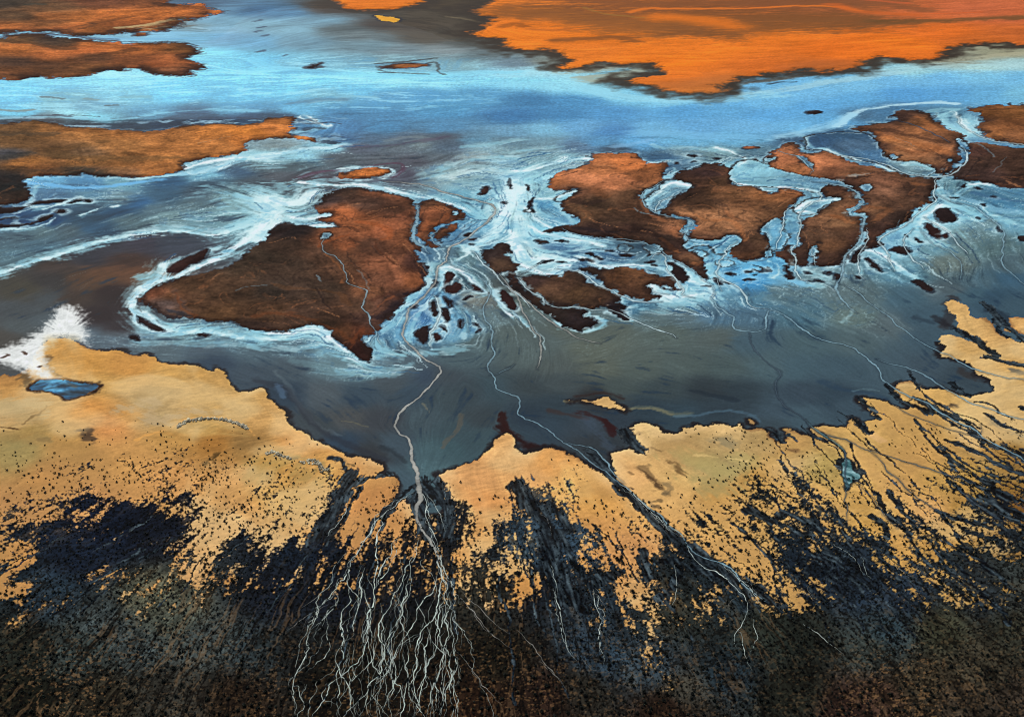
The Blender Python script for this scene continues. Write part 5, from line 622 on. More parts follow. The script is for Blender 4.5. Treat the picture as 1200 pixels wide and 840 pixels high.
for pts, w, col, op in BAND[NFAR:]: stroke(LAND, pts, w, col, op, .6)
_lr = random.Random(31)
for k in range(330):
    u, v = _lr.uniform(620, 1190) if k % 3 else _lr.uniform(180, 530), _lr.uniform(130, 400); i, j = int(np.searchsorted(U, u)), int(np.searchsorted(V, v))
    q = _lr.random()
    stroke(LAND, filament(i, j, _lr.randint(8, 30)), _lr.uniform(.5, 1.6), (40, 30, 29) if q < .5 else ((168, 114, 78) if q < .88 else (120, 150, 165)), _lr.uniform(.25, .6), .3)
LAND *= (1 + .12 * fbm(CU / 2.6, CW / 2.6, 2, 401, .7) + .10 * VN3)[..., None]
RELIEF = np.zeros((NV, NU), f32)
PIECES = []
def place(poly, src, name, label, rim, kind):
    far = kind == 'far'
    sl, d = sdf(poly, 95 if far else 30)
    fz = (1 + (.4 if far else 2.0) * sstep(170, 60, VV[sl])).astype(f32)
    small = name in ('islet', 'sandbank')
    e = d + (fz * (3.2 * BLOT[sl] + (2 + 5 * sstep(600, 660, CU[sl])) * VN1[sl]) + (5.0 * FINE[sl] + .5 * FLOWP[sl]) * (1 + (fz - 1) * .5)) * (.4 if small else 1)
    if far: e = e + 12 * fbm(CU[sl] / 40, CW[sl] / 34, 3, 141, .6)
    C = COL[sl]
    # wet dark margin and salt rim outside
    nz = vnoise(CU[sl] / 14, CW[sl] / 14, 15)
    if kind == 'far':
        m = sstep(46, 6, e + 26 * (nz - .5) + 22 * sstep(1000, 1100, CU[sl]) * 0) * .93
        C += (np.array([52, 42, 32], f32) - C) * m[..., None]
    else:
        o = rim * sstep(10.0, 2.0, e + 6 * (nz - .5)) * sstep(.35, .8, vnoise(CU[sl] / 9, CW[sl] / 9, 16) + .2 * FLOW2[sl] + .25 * rim)
        C += (np.array([196, 228, 236], f32) - C) * np.clip(o * .72, 0, 1)[..., None]
        k = sstep(2.6 * fz, .5, e + 3 * (nz - .6)) * (.8 - .3 * rim)
        C += (np.array([30, 34, 44], f32) - C) * k[..., None]
    a = sstep(7, -7, e) if far else sstep(.6, -.6, e)
    L = src[sl].copy()
    if kind != 'far':
        edge = sstep(-11 * fz, 0, e) * sstep(.25, .75, vnoise(CU[sl] / 20, CW[sl] / 20, 17) + .12)
        L += (np.array([36, 26, 24], f32) - L) * (edge * .75)[..., None]
        if name == 'islet' and 'orange' not in label and 'sandy' not in label and 'spine' not in label:
            tint = np.array([46, 28, 28], f32) if 'red' in label else np.array([34, 26, 28], f32)
            L += (tint * (1 + .25 * BLOT[sl] + .15 * GRAIN[sl])[..., None] - L) * .8
        if 'yellow' in label: L[:] = np.array([232, 165, 62], f32)
    C += (L - C) * a[..., None]
    COL[sl] = C
    pid = 100 + len(PIECES); PIECES.append((name, label))
    r = REG[sl]; r[e < 0] = pid; REG[sl] = r
    RELIEF[sl] = np.maximum(RELIEF[sl], sstep(0, -9, e))
COLW = COL.copy()
for n, l, r, p in ISL: place(p, LAND, n, l, r, 'isl')
_lw = COLW.mean(-1); _br = random.Random(77); BLOBS = []
ZONES = [(760, 1010, 284, 332, 18), (615, 705, 222, 312, 9), (520, 600, 212, 300, 5), (1035, 1200, 205, 285, 9), (690, 790, 292, 345, 7), (780, 900, 175, 200, 8), (460, 560, 330, 400, 8)]
for u0, u1, v0, v1, n in ZONES:
    q = 0
    for _ in range(400):
        u, v = _br.uniform(u0, u1), _br.uniform(v0, v1); i, j = int(np.searchsorted(U, u)), int(np.searchsorted(V, v))
        if _lw[j, i] < 88 or REG[j - 5:j + 6, i - 9:i + 10].max() >= 100: continue
        L, W_ = _br.uniform(2, 7.5), _br.uniform(.7, 1.8); c, s_ = FU[j, i], FV[j, i]; pts = []
        for k in range(9):
            a = k / 9 * 6.283; r = _br.uniform(.6, 1.25); x, y = L * r * math.cos(a), W_ * r * math.sin(a); pts.append((u + x * c - y * s_, v + (x * s_ + y * c) * .9))
        BLOBS.append(pts); q += 1
        if q >= n: break
for p in BLOBS: place(p, LAND, 'islet', 'scrap of dark bare mud showing through the cyan shallows of the delta', .45, 'isl')
for n, l, p in FAR: place(p, FARL, n, l, 0, 'far' if n == 'dune_plain' else 'isl')

# lagoons and ponds inside the marsh islands
for pp in PONDS:
    sl, d = sdf(pp, 20); e = d + 2.4 * VN1[sl] + 3.2 * FINE[sl] + 1.5 * BLOT[sl]; C = COL[sl]
    C += (np.array([34, 28, 28], f32) - C) * (sstep(5, .5, e + 4 * (vnoise(CU[sl] / 12, CW[sl] / 12, 19) - .6)) * .7)[..., None]
    a = sstep(.6, -.6, e); C += (COLW[sl] * (1 + .1 * VN2[sl])[..., None] - C) * a[..., None]
    r_ = sstep(-4.5, -.4, e) * a * sstep(.3, .7, vnoise(CU[sl] / 10, CW[sl] / 10, 18) + .15); C += (np.array([198, 232, 240], f32) - C) * (r_ * .5)[..., None]
    COL[sl] = C; r = REG[sl]; r[e < 0] = 8; REG[sl] = r
# 3. the sand plain in front
_sp, _sc = parse_cols(SAND)
SANDC = look(spread(_sp, _sc, 1.8, 8.0), QU, QW)
_rip = vnoise((CU * .35 + CW * .94) / 2.6 + 1.3 * BLOT, (CU * .94 - CW * .35) / 14, 27) - .5
_gold = sstep(-.35, .35, BIG)
SANDC = SANDC * np.array([1.0, .995, 1.03], f32)
SANDC *= (1 + .022 * FLOW2 + .012 * FLOW + .06 * BLOT + .05 * FINE + .05 * GRAIN + .13 * _rip * _gold)[..., None]
for pts, w, col, op in MARK: stroke(SANDC, pts, w, np.array(col), op, .7)
E = sandf.a + 3.2 * BLOT + .4 * FLOWP + 3.2 * FINE
nz = vnoise(CU / 16, CW / 16, 33)
west = sstep(130, 60, CU)
m = sstep(7.5, 1.0, E + 7 * (nz - .55)) * .9 * (1 - west) * (VV > 400)
COL += (np.array([30, 25, 27], f32) - COL) * m[..., None]
SOILM = sstep(.5, -.5, E)
SANDC += (np.array([230, 202, 150], f32) - SANDC) * (sstep(.05, .6, BIG + .5 * VN4) * .52)[..., None]
SANDC += (np.array([176, 134, 82], f32) - SANDC) * (sstep(-.05, -.6, BIG - .4 * VN4) * .38)[..., None]
_wet = sstep(-5, 0, E + 3 * (nz - .5)) * sstep(.45, .2, vnoise(CU / 34, CW / 34, 35)); SANDC += (np.array([112, 78, 50], f32) - SANDC) * (_wet * .6)[..., None]
_shore = sstep(-26, -1, E) * sstep(.35, .75, vnoise(CU / 34, CW / 34, 35)) * sstep(480, 520, VV) * sstep(1000, 850, CU)
SANDC += (np.array([232, 196, 142], f32) - SANDC) * (_shore * .6)[..., None]
COL += (SANDC - COL) * SOILM[..., None]
REG[(E < 0)] = 4
RELIEF = np.maximum(RELIEF, sstep(0, -14, E))
ROUND = SOILM
# salt apron on its left end
SALTP = px("58,376 66,364 79,357 91,361 100,371 102,390 109,408 96,402 81,397 63,399 53,411 50,424 62,440 78,446 60,449 44,446 36,438 20,433 0,425 -60,428 -60,414 0,411 18,404 36,396 50,387")
sl, d = sdf(SALTP, 22)
_a = np.arctan2(CW[sl] - chart_w(392), CU[sl] - 76)
_sp = fbm(_a * 17, np.hypot(CW[sl] - chart_w(392), CU[sl] - 76) / 40, 3, 431, .6)
e = d + 3 + 8 * _sp * sstep(410, 385, VV[sl]) + 5 * FINE[sl] + 3 * BLOT[sl]
C = COL[sl]; a_ = sstep(11, -9, e + 5 * FINE[sl]) * (.93 + .07 * FINE[sl])
tone = sstep(388, 402, VV[sl]) * sstep(46, 60, CU[sl]) * sstep(100, 84, CU[sl]) * sstep(424, 408, VV[sl])
sc = np.array([243, 247, 246], f32) * (1 - tone[..., None]) + np.array([226, 208, 166], f32) * tone[..., None]
sc = sc * (1 + .06 * FINE[sl] + .05 * _sp)[..., None]
C += (sc - C) * a_[..., None]; COL[sl] = C
r = REG[sl]; r[e < 0] = 2; REG[sl] = r
for q in ("26,414 30,416", "3,420 8,417", "45,431 48,430"): stroke(COL, px(q), 2.6, (70, 45, 32), .85, .4)
# and the blue pool
sl, d = sdf(POOL); e = d + 1.2 * BLOT[sl]
C = COL[sl]; C += (np.array([40, 28, 24], f32) - C) * (sstep(7, 1.0, e + 3 * FINE[sl]) * .85 * sstep(440, 450, VV[sl]))[..., None]
_t = np.clip(sstep(452, 444, VV[sl] + 3 * VN1[sl]) + .25 * FLOWP[sl] * 0 + .5 * sstep(.1, .5, VN1[sl]), 0, 1); pc = np.stack([38 + 70 * _t, 84 + 80 * _t, 120 + 82 * _t], -1)
pc = pc * (1 + .2 * VN1[sl] + .2 * FLOWP[sl])[..., None] * np.array([.8, .9, .88]); C += (pc - C) * sstep(.5, -.5, e)[..., None]; COL[sl] = C
TEAL = t(3,2,'350,505 362,470 376,468 392,505 404,535 434,564 400,570 384,592 374,620 362,618 366,590 354,560 348,530')
r = REG[sl]; r[e < 0] = 5; REG[sl] = r
stroke(COL, t(0,2,"330,120 360,128"), 5, (95, 88, 74), .7)

# 4. dark channels and scrub soil on the sand
_vp, _vc = parse_cols(VEG.replace(':', ':')); 
VEGD = look(spread(_vp, _vc, 2.0, 6.0), CU + .6 * WU, CW + .6 * WW)[..., 0]
_so, _sl = parse_cols(SOIL)
SOILC = look(spread(_so, _sl, 2.0, 8.0), QU, QW) * np.array([.80, .88, .96], f32)
SOILC *= (1 + .09 * FLOW2 + .08 * FLOWP + .05 * FLOW + .28 * BLOT + .2 * FINE + .15 * GRAIN)[..., None]
_ang = np.arctan2(CW - chart_w(360), CU - 550); _rad = np.hypot(CW - chart_w(360), CU - 550)
VEGD = VEGD + .12 * sstep(600, 660, VV) * sstep(.25, .5, VEGD) - .10 * sstep(760, 705, VV) * sstep(668, 712, VV) * (.6 + .8 * vnoise(CU / 60, CW / 60, 44))
_n = .26 * fbm(_ang * 42 + .3 * BLOT, _rad / 60, 3, 341, .55) + .34 * fbm(_ang * 105 + .4 * BLOT, _rad / 22, 2, 351) + .42 * fbm(CU / 3.4, CW / 3.4, 3, 95, .65) + .10 * BLOT
_hair = sstep(.075, .0, np.abs(fbm(_ang * 38 + .25 * BLOT, _rad / 170, 3, 321, .55))) * sstep(-.15, .3, fbm(_ang * 9, _rad / 40, 2, 331))
_fl = sstep(.12, .42, fbm(CU / 4.5, CW / 3.2, 3, 301, .6) + .25 * VN1) * sstep(690, 800, VV)
SOILC += (np.array([112, 84, 56], f32) - SOILC) * (_fl * .62 * (.45 + .55 * sstep(-.3, .3, BIG)))[..., None]
_fl = sstep(.0, .3, fbm(CU / 3.2, CW / 3.2, 3, 311, .65))
SOILC *= (1.1 - .58 * _fl)[..., None]
_dl = sstep(.08, .0, np.abs(fbm(_ang * 60 + .3 * BLOT, _rad / 120, 3, 361, .5))) * sstep(640, 700, VV)
SOILC *= (1 - .6 * _dl)[..., None]
_hm = _hair * sstep(650, 720, VV)
SOILC += (np.array([118, 92, 66], f32) - SOILC) * (_hm * .45)[..., None]
vm = sstep(.38, .62, VEGD + _n * sstep(1.15, .85, VEGD) * sstep(-.1, .25, VEGD)) * SOILM
_thin = sstep(.3, 1.6, FLOW2 * .6 + BLOT * .8) * .35      # bare soil showing in the scrub
COL += (SOILC - COL) * (vm * .96)[..., None]
COL += (SANDC * .55 - COL) * (vm * _thin * sstep(1.05, .6, VEGD))[..., None]
CHM = np.zeros((NV, NU), f32)
_cr = random.Random(21)
for k in range(120):      # fine drainage lines on the right hand sand and at the head of the scrub
    if k < 84: u, v, ax, ay = _cr.uniform(890, 1240), _cr.uniform(470, 660), 730, 240
    else: u, v, ax, ay = _cr.uniform(20, 880), _cr.uniform(600, 680), 550, 380
    pts = [(u, v)]
    for q in range(_cr.randint(4, 13)):
        L = math.hypot(u - ax, v - ay); u += 11 * (u - ax) / L + _cr.gauss(0, 2.4); v += 11 * (v - ay) / L + _cr.gauss(0, 2.2); pts.append((u, v))
    CHANNEL.append((pts, _cr.uniform(.7, 2.2) if k < 84 else _cr.uniform(.7, 1.6)))
for pts, w in CHANNEL:
    if pts[0][0] > 880 and w > 2.5: w = .6 * w
    p = smooth(to_chart(pts), False, 2); sl, d = line_dist(p, w * 1.9 + 2)
    e = d / w - .22 * FLOWP[sl] + .6 * BLOT[sl] + .55 * FINE[sl]
    a = sstep(1.12, .82, e) * (d < w * 1.9 + 1.9)
    CHM[sl] = np.maximum(CHM[sl], a)
_q = np.clip(FLOWP, -1, 3) * .9 + .5 * FLOWV
_cc = np.stack([26 + 19 * _q, 33 + 22 * _q, 39 + 23 * _q], -1)
_dk = np.array([22, 22, 26], f32)
_edge = sstep(.95, .5, CHM)
_cc = np.clip(_cc, 12, 110) * (1 - _edge[..., None]) + _dk * _edge[..., None]
COL += (_cc - COL) * (CHM * .95 * (VV > 340))[..., None]
REG[(REG == 4) & (vm > .5)] = 6
REG[(REG == 4) & (CHM > .5)] = 7
REG[(REG == 6) & (CHM > .6) & (VV < 640)] = 7

sl, d = sdf(TEAL); e = d + 1.2 * BLOT[sl]; C = COL[sl]
C += (np.array([28, 34, 38], f32) - C) * (sstep(3, .6, e) * .85)[..., None]
C += (np.stack([84 + 26 * FLOWP[sl], 124 + 26 * FLOWP[sl], 130 + 26 * FLOWP[sl]], -1) - C) * sstep(.4, -.6, e)[..., None]; COL[sl] = C
# 5. banks beside the streams
def bank(pts, w, col=(26, 34, 46), op=.75):
    p = smooth(to_chart(pts), False, 2); sl, d = line_dist(p, w + 5)
    a = op * sstep(w + 2.6, w + .2, d + .6 * BLOT[sl])
    mix(COL, sl, col, a)
for n, l, pts, w, key in S: bank(pts, w * .55, (22, 30, 42) if key != 'teal' else (30, 34, 36), .22)
# unsharp mask over all ground colours: paints lighter and darker rims along edges
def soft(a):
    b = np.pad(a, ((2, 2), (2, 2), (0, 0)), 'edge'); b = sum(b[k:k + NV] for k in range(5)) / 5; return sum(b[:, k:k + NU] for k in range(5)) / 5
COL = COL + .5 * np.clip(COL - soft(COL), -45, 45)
COL = np.clip(COL, 3, 255)

# ============================== building the scene ======================================
import bpy
scene = bpy.context.scene
scene.view_settings.view_transform = 'Standard'; scene.view_settings.look = 'None'
scene.view_settings.exposure = 0.0; scene.view_settings.gamma = 1.0; scene.view_settings.use_curve_mapping = False
LINK = scene.collection.objects.link
SUN_EL, SUN_AZ = math.radians(43), math.radians(-30)      # azimuth from +Y towards +X
KLIGHT = np.array([1.01, 1.03, 1.10])                        # light on level ground, per channel
def to_lin(c):
    c = np.asarray(c, float) / 255.0
    return np.where(c <= .04045, c / 12.92, ((c + .055) / 1.055) ** 2.4)
def albedo(c): return np.clip(to_lin(c) / KLIGHT, .003, .86)

# ---- materials -----------------------------------------------------------------------
def material(name, rough=.85, spec=.12, grain=.10, scale=.35, bump=.12, color=None, sheen=0.0):
    m = bpy.data.materials.new(name); m.use_nodes = True
    nt = m.node_tree; N = nt.nodes; L = nt.links
    bsdf = N['Principled BSDF']; bsdf.inputs['Roughness'].default_value = rough; bsdf.inputs['Specular IOR Level'].default_value = spec
    geo = N.new('ShaderNodeNewGeometry')
    n1 = N.new('ShaderNodeTexNoise'); n1.inputs['Scale'].default_value = scale; n1.inputs['Detail'].default_value = 5; n1.inputs['Roughness'].default_value = .65
    L.new(geo.outputs['Position'], n1.inputs['Vector'])
    mr = N.new('ShaderNodeMapRange'); mr.inputs['From Min'].default_value = .25; mr.inputs['From Max'].default_value = .75
    mr.inputs['To Min'].default_value = 1 - grain; mr.inputs['To Max'].default_value = 1 + grain
    L.new(n1.outputs['Fac'], mr.inputs['Value'])
    mul = N.new('ShaderNodeVectorMath'); mul.operation = 'SCALE'
    if color is None:
        at_ = N.new('ShaderNodeAttribute'); at_.attribute_name = 'soil'; L.new(at_.outputs['Color'], mul.inputs[0])
    else:
        mul.inputs[0].default_value = color
    L.new(mr.outputs['Result'], mul.inputs['Scale']); L.new(mul.outputs['Vector'], bsdf.inputs['Base Color'])
    bp = N.new('ShaderNodeBump'); bp.inputs['Strength'].default_value = bump; bp.inputs['Distance'].default_value = .5
    L.new(n1.outputs['Fac'], bp.inputs['Height']); L.new(bp.outputs['Normal'], bsdf.inputs['Normal'])
    return m
M = {
 'mud': material('wet_mud', .7, .03, .09, .22, .08), 'salt': material('salt_crust', .85, .03, .07, .3, .15), 'lake': material('shallow_brine', .6, .04, .05, .05, .05),
 'land': material('dry_red_clay', .95, .02, .16, .25, .2), 'dune': material('orange_sand', .95, .02, .08, .12, .15), 'sand': material('tan_sand', .95, .02, .10, .5, .25),
 'soil': material('dark_scrub_soil', .95, .02, .35, .5, .4), 'gulch': material('wet_dark_silt', .75, .04, .3, .5, .2), 'pool': material('pool_brine', .6, .04, .08, .3, .05),
}
def tag(o, label=None, cat=None, group=None, kind=None):
    if label: o['label'] = label
    if cat: o['category'] = cat
    if group: o['group'] = group
    if kind: o['kind'] = kind
    return o
def mesh_object(name, verts, faces, mat, cols=None, smooth_=True):
    """verts (n,3), faces (m,4) or (m,3) index arrays"""
    me = bpy.data.meshes.new(name); k = faces.shape[1]
    me.vertices.add(len(verts)); me.vertices.foreach_set('co', np.ascontiguousarray(verts, dtype=f32).ravel())
    me.loops.add(faces.size); me.loops.foreach_set('vertex_index', np.ascontiguousarray(faces, dtype=np.int32).ravel())
    me.polygons.add(len(faces)); me.polygons.foreach_set('loop_start', np.arange(0, faces.size, k, dtype=np.int32))
    me.update(calc_edges=True)
    me.polygons.foreach_set('use_smooth', np.full(len(faces), smooth_, bool))
    if cols is not None:
        ca = me.attributes.new('soil', 'FLOAT_COLOR', 'POINT')
        ca.data.foreach_set('color', np.concatenate([cols, np.ones((len(cols), 1))], 1).astype(f32).ravel())
    me.materials.append(mat); me.update()
    o = bpy.data.objects.new(name, me); LINK(o); return o

# ---- the ground ------------------------------------------------------------------------
MPP = (depth(V) / F)[:, None].astype(f32)
GX = ((U[None, :] - 600.0) * MPP).astype(np.float64); GY = np.broadcast_to(ground_y(V)[:, None], (NV, NU))
_sm = sstep(-150, 0, CU) * sstep(1350, 1200, CU)
calm = np.clip(np.where(REG == 3, .12, np.where(REG == 1, .3, np.where(REG == 2, .4, 1.0))), 0, 1)
GZ = (MPP * (calm * (.16 * FINE + .05 * GRAIN + .3 * BLOT) + .9 * RELIEF * (1 + .35 * BLOT) - .25 * CHM + .12 * _rip * SOILM)).astype(np.float64)
def gz(u, v):
    x = np.interp(u, U, np.arange(NU)); y = np.interp(v, V, np.arange(NV))
    xi = np.clip(x.astype(int), 0, NU - 2); yi = np.clip(y.astype(int), 0, NV - 2); fx, fy = x - xi, y - yi
    return (GZ[yi, xi] * (1 - fx) + GZ[yi, xi + 1] * fx) * (1 - fy) + (GZ[yi + 1, xi] * (1 - fx) + GZ[yi + 1, xi + 1] * fx) * fy
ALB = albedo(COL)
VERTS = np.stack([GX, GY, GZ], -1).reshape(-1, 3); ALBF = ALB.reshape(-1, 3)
_id = np.arange(NV * NU).reshape(NV, NU)
QUADS = np.stack([_id[1:, :-1], _id[1:, 1:], _id[:-1, 1:], _id[:-1, :-1]], -1).reshape(-1, 4)
FREG = REG[:-1, :-1].ravel()
GROUND = {1: ('mud_flat', 'blue grey wet mud flat of the delta between salt streaks and brown islands', 'mud'), 2: ('salt_flat', 'white and cyan salt crust drawn out in bands round the delta', 'salt'),
          3: ('lake', 'pale blue shallow lake lying across the far side of the delta', 'lake'), 4: ('sand_plain', 'golden tan sand plain in front of the grey mud', 'sand'),
          5: ('pool', 'small deep blue brine pool with a dark rim at the left edge of the sand', 'pool'), 6: ('scrub_ground', 'dark bare soil under the scrub in front', 'soil'), 8: ('lagoon', 'blue lagoons with white salt rims inside the brown marsh islands', 'mud'), 7: ('gulch_bed', 'dark wet silt of the gullies that cut the sand', 'gulch')}
def piece(rid, name, label, mat):
    q = QUADS[FREG == rid]
    if not len(q): return
    used, inv = np.unique(q, return_inverse=True)
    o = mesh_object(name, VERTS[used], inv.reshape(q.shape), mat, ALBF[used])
    return tag(o, label, name.replace('_', ' '), 'bare mud scraps in the cyan shallows' if label.startswith('scrap') else None, 'structure')
for rid, (n, l, m) in GROUND.items(): piece(rid, n, l, M[m])
for k, (n, l) in enumerate(PIECES): piece(100 + k, n, l, M['dune'] if n == 'dune_plain' else M['land'])

# ---- streams ---------------------------------------------------------------------------
def unwarp(p):
    """where a survey point lands on the ragged ground"""
    q = p.copy()
    for _ in range(3):
        x = np.clip(np.interp(q[:, 0], U, np.arange(NU)), 0, NU - 1).astype(int); y = np.clip(np.interp(chart_v(q[:, 1]), V, np.arange(NV)), 0, NV - 1).astype(int)
        q = p - np.stack([WU[y, x], WW[y, x]], 1)
    return q
def resample(p, step):
    d = np.concatenate([[0], np.cumsum(np.hypot(*np.diff(p, axis=0).T))]); n = max(4, int(d[-1] / step))
    s = np.linspace(0, d[-1], n); return np.stack([np.interp(s, d, p[:, 0]), np.interp(s, d, p[:, 1])], 1), s
def n1(s, sc, seed): return fbm(s / sc, np.zeros_like(s) + seed * 3.7, 3, seed % 97)
STREAM_C = {'tan': (166, 166, 160), 'blue': (140, 178, 194), 'white': (196, 222, 228), 'slate': (66, 82, 96), 'teal': (90, 132, 138), 'deep': (62, 104, 146), 'thread': (200, 214, 208)}
SM = {k: material('stream_' + k, .65, .04, .15, .4, .05) for k in STREAM_C}
def ribbon(pts, w, key, seed, wander=0.0, hf=.6, gaps=0.0, taper=True, lift=.2, wvar=.35, blend=0.0, flare=0.0, tail=0):
    p = unwarp(smooth(to_chart(pts), False, 2)); p, s = resample(p, 1.1)
    tg = np.gradient(p, axis=0); tg /= np.linalg.norm(tg, axis=1)[:, None] + 1e-9; nr = np.stack([-tg[:, 1], tg[:, 0]], 1)
    if wander:
        p = p + nr * (wander * (n1(s, 9 if hf > .3 else 26, seed) + hf * n1(s, 3.5, seed + 7)))[:, None]
        tg = np.gradient(p, axis=0); tg /= np.linalg.norm(tg, axis=1)[:, None] + 1e-9; nr = np.stack([-tg[:, 1], tg[:, 0]], 1)
    hw = .5 * w * (1 + wvar * n1(s, 12, seed + 13) + wvar * .8 * n1(s, 3, seed + 17))
    if gaps: hw *= np.clip(1 + gaps * n1(s, 16, seed + 23) * 1.6, .12, 1.5)
    if tail: hw = hw * (1.25 - .7 * s / s[-1])
    hw = np.maximum(hw, .12) * (1 + flare * np.exp(-(s / 42) ** 1.5))
    if taper:
        e = np.minimum(1, np.minimum(s + (60 if flare else 0), s[-1] - s) / 34 + .12); hw = hw * e
    rows = []
    for k in (-1, -.45, .45, 1):
        q = p + nr * (hw * k)[:, None]; u = q[:, 0]; v = chart_v(q[:, 1]); x, y = at(u, v); z = gz(u, v)
        rows.append(np.stack([x, y, z], 1))
    mp = depth(chart_v(p[:, 1])) / F
    R = np.stack(rows, 1); zc = R[:, :, 2].max(1)
    R[:, :, 2] = zc[:, None] + (lift * mp)[:, None]; R[:, 0, 2] -= .1 * mp; R[:, 3, 2] -= .1 * mp
    n = len(p); idx = np.arange(n * 4).reshape(n, 4)
    f = np.concatenate([np.stack([idx[:-1, k], idx[:-1, k + 1], idx[1:, k + 1], idx[1:, k]], 1) for k in range(3)])
    base = np.array(STREAM_C[key], float)[None]
    if blend:
        iu = np.clip(np.searchsorted(U, p[:, 0]), 0, NU - 1); iv = np.clip(np.searchsorted(V, chart_v(p[:, 1])), 0, NV - 1); q = np.clip(blend + .25 * n1(s, 30, seed + 41), 0, .85)[:, None]
        base = base * (1 - q) + COL[iv, iu] * q
    b = 1 + .14 * n1(s, 18, seed + 31) + .1 * n1(s, 3, seed + 37)
    c = np.repeat((base * b[:, None])[:, None, :], 4, 1)
    c[:, 0] *= .72; c[:, 3] *= .72
    return R.reshape(-1, 3), f, albedo(np.clip(c.reshape(-1, 3), 4, 250))
def stream(name, label, pts, w, key, seed, group=None, **kw):
    v, f, c = ribbon(pts, w, key, seed, **kw)
    # faces must look up
    a, b, d = v[f[0, 0]], v[f[0, 1]], v[f[0, 3]]
    if np.cross(b - a, d - a)[2] < 0: f = f[:, ::-1]
    o = mesh_object(name, v, f, SM[key], c); return tag(o, label, 'stream', group, 'structure')
for k, (n, l, pts, w, key) in enumerate(S):
    stream('river' if n == 'main' else 'stream', l, pts, w * 1.05, key, k * 5 + 1, wander=.7, gaps=.25, wvar=.5, blend=.08 if n == 'main' else .2 if key == 'white' else .28, flare=1.6 if n == 'main' else 0)
for k, (pts, w) in enumerate(BR):
    if w > 2.5: stream('river', 'pale grey river trunk splitting into threads in the throat of the fan', pts, w * .85, 'tan', 500 + k, wander=1.2, taper=True, blend=.08, gaps=.3, flare=1.5); continue
    lab, grp = 'thin pale thread of water braided through the dark scrub', 'braided threads in the scrub'
    key = 'thread' if w > 1.05 else 'tan'
    stream('stream', lab, pts, w * .56, key, 500 + k * 3, grp, wander=1.5, hf=.35, gaps=.55, lift=.45, wvar=.6, blend=.04, tail=1)
    if w > 1.25 and k % 2 and min(q[1] for q in pts) > 560:
        stream('stream', lab, pts, w * .3, key, 900 + k * 7, grp, wander=9, hf=.2, gaps=1.1, lift=.4, wvar=.6, blend=.12, tail=1)
_tr = random.Random(9)
for k in range(44):       # the fan's lesser threads, running downhill out of its throat
    u, v = _tr.uniform(385, 545), _tr.uniform(640, 770); pts = [(u, v)]; drift = _tr.gauss(0, .25)
    for q in range(_tr.randint(6, 22)):
        L = math.hypot(u - 482, v - 430); u += 9 * ((u - 482) / L * .8 + drift) + _tr.gauss(0, 3.2); v += 9 * (v - 430) / L + _tr.gauss(0, 1.5); pts.append((u, v))
        if v > 850: break
    stream('stream', lab, pts, _tr.uniform(.3, .7), 'thread', 2000 + k * 5, grp, wander=1.2, hf=.4, gaps=.9, lift=.4, wvar=.6, blend=.12)

# ---- scrub -----------------------------------------------------------------------------
LEAF = material('scrub_leaves', .8, .1, .3, 1.2, 0)
def bush_template(n, seed):
    r = np.random.RandomState(seed); V_, F_ = [], []
    for k in range(n):
        a = r.rand() * 6.283; e = r.rand() ** .6 * 1.45; d = r.uniform(.35, .95)
        c = np.array([math.cos(a) * math.cos(e) * d, math.sin(a) * math.cos(e) * d, math.sin(e) * d * .8 + .12])
        n_ = c / np.linalg.norm(c) + r.randn(3) * .45; n_ /= np.linalg.norm(n_)
        t1 = np.cross(n_, r.randn(3)); t1 /= np.linalg.norm(t1); t2 = np.cross(n_, t1); s = r.uniform(.28, .5) * (1 if n < 30 else .62)
        i = len(V_); V_ += [c - t1 * s, c - t2 * s * .7, c + t1 * s, c + t2 * s * .7]; F_.append((i, i + 1, i + 2, i + 3))
    return np.array(V_), np.array(F_)
rs = np.random.RandomState(11)
_bp, _bc = parse_cols(BUSH); BD = spread(_bp, _bc, 2.0, 8.0)[..., 0]
SPOTS = []
v = 492.0
while v < 905:
    sp = 4.2 + 2.6 * max(0, (v - 540)) / 300; dv = sp * math.sin(dep(v))
    us = np.arange(-245, 1445, sp)
    uu = us + rs.uniform(-.48, .48, len(us)) * sp; vv = v + rs.uniform(-.48, .48, len(us)) * dv
    for a, b in zip(uu, vv):
        xi = int(np.clip((a - CGU[0]) / 6, 0, len(CGU) - 1)); yi = int(np.clip((b - CGV[0]) / 4, 0, len(CGV) - 1))
        i = int(np.clip(np.searchsorted(U, a), 0, NU - 1)); j = int(np.clip(np.searchsorted(V, b), 0, NV - 1))
        if SOILM[j, i] < .8: continue
        dark = vm[j, i]; d = BD[yi, xi] * (.55 + .9 * max(0, .5 + BLOT[j, i]))
        d = max(d * .55, .82 * dark * BD[yi, xi] * np.clip(.85 + .9 * BLOT[j, i] + .6 * FINE[j, i], .25, 1))
        if CHM[j, i] > .5: d = .45 * (b > 560)
        if rs.rand() < d:
            SPOTS.append((a, b, (.9 + 1.2 * max(0, b - 520) / 320) * (.55 + 1.0 * rs.rand() ** 1.6) * (1.1 if dark > .5 else 1.5)))
    v += dv
SP = np.array(SPOTS); print('bushes', len(SP))
bx_, by_ = at(SP[:, 0], SP[:, 1]); bz_ = gz(SP[:, 0], SP[:, 1]); br_ = SP[:, 2] * depth(SP[:, 1]) / F
shown = (SP[:, 0] > 4) & (SP[:, 0] < 1196) & (SP[:, 1] > 500) & (SP[:, 1] < 836)
order = np.argsort(-(SP[:, 2] * np.where(shown, 1, 0))); solo = order[:300]; rest = np.ones(len(SP), bool); rest[solo] = False
def leaf_cols(n, k, seed):
    r = np.random.RandomState(seed); b = np.array([21, 24, 20.]) * np.exp(r.randn(n, 1) * .35) + r.randn(n, 3) * 2.5
    return np.repeat(np.clip(b, 6, 70), k, 0)
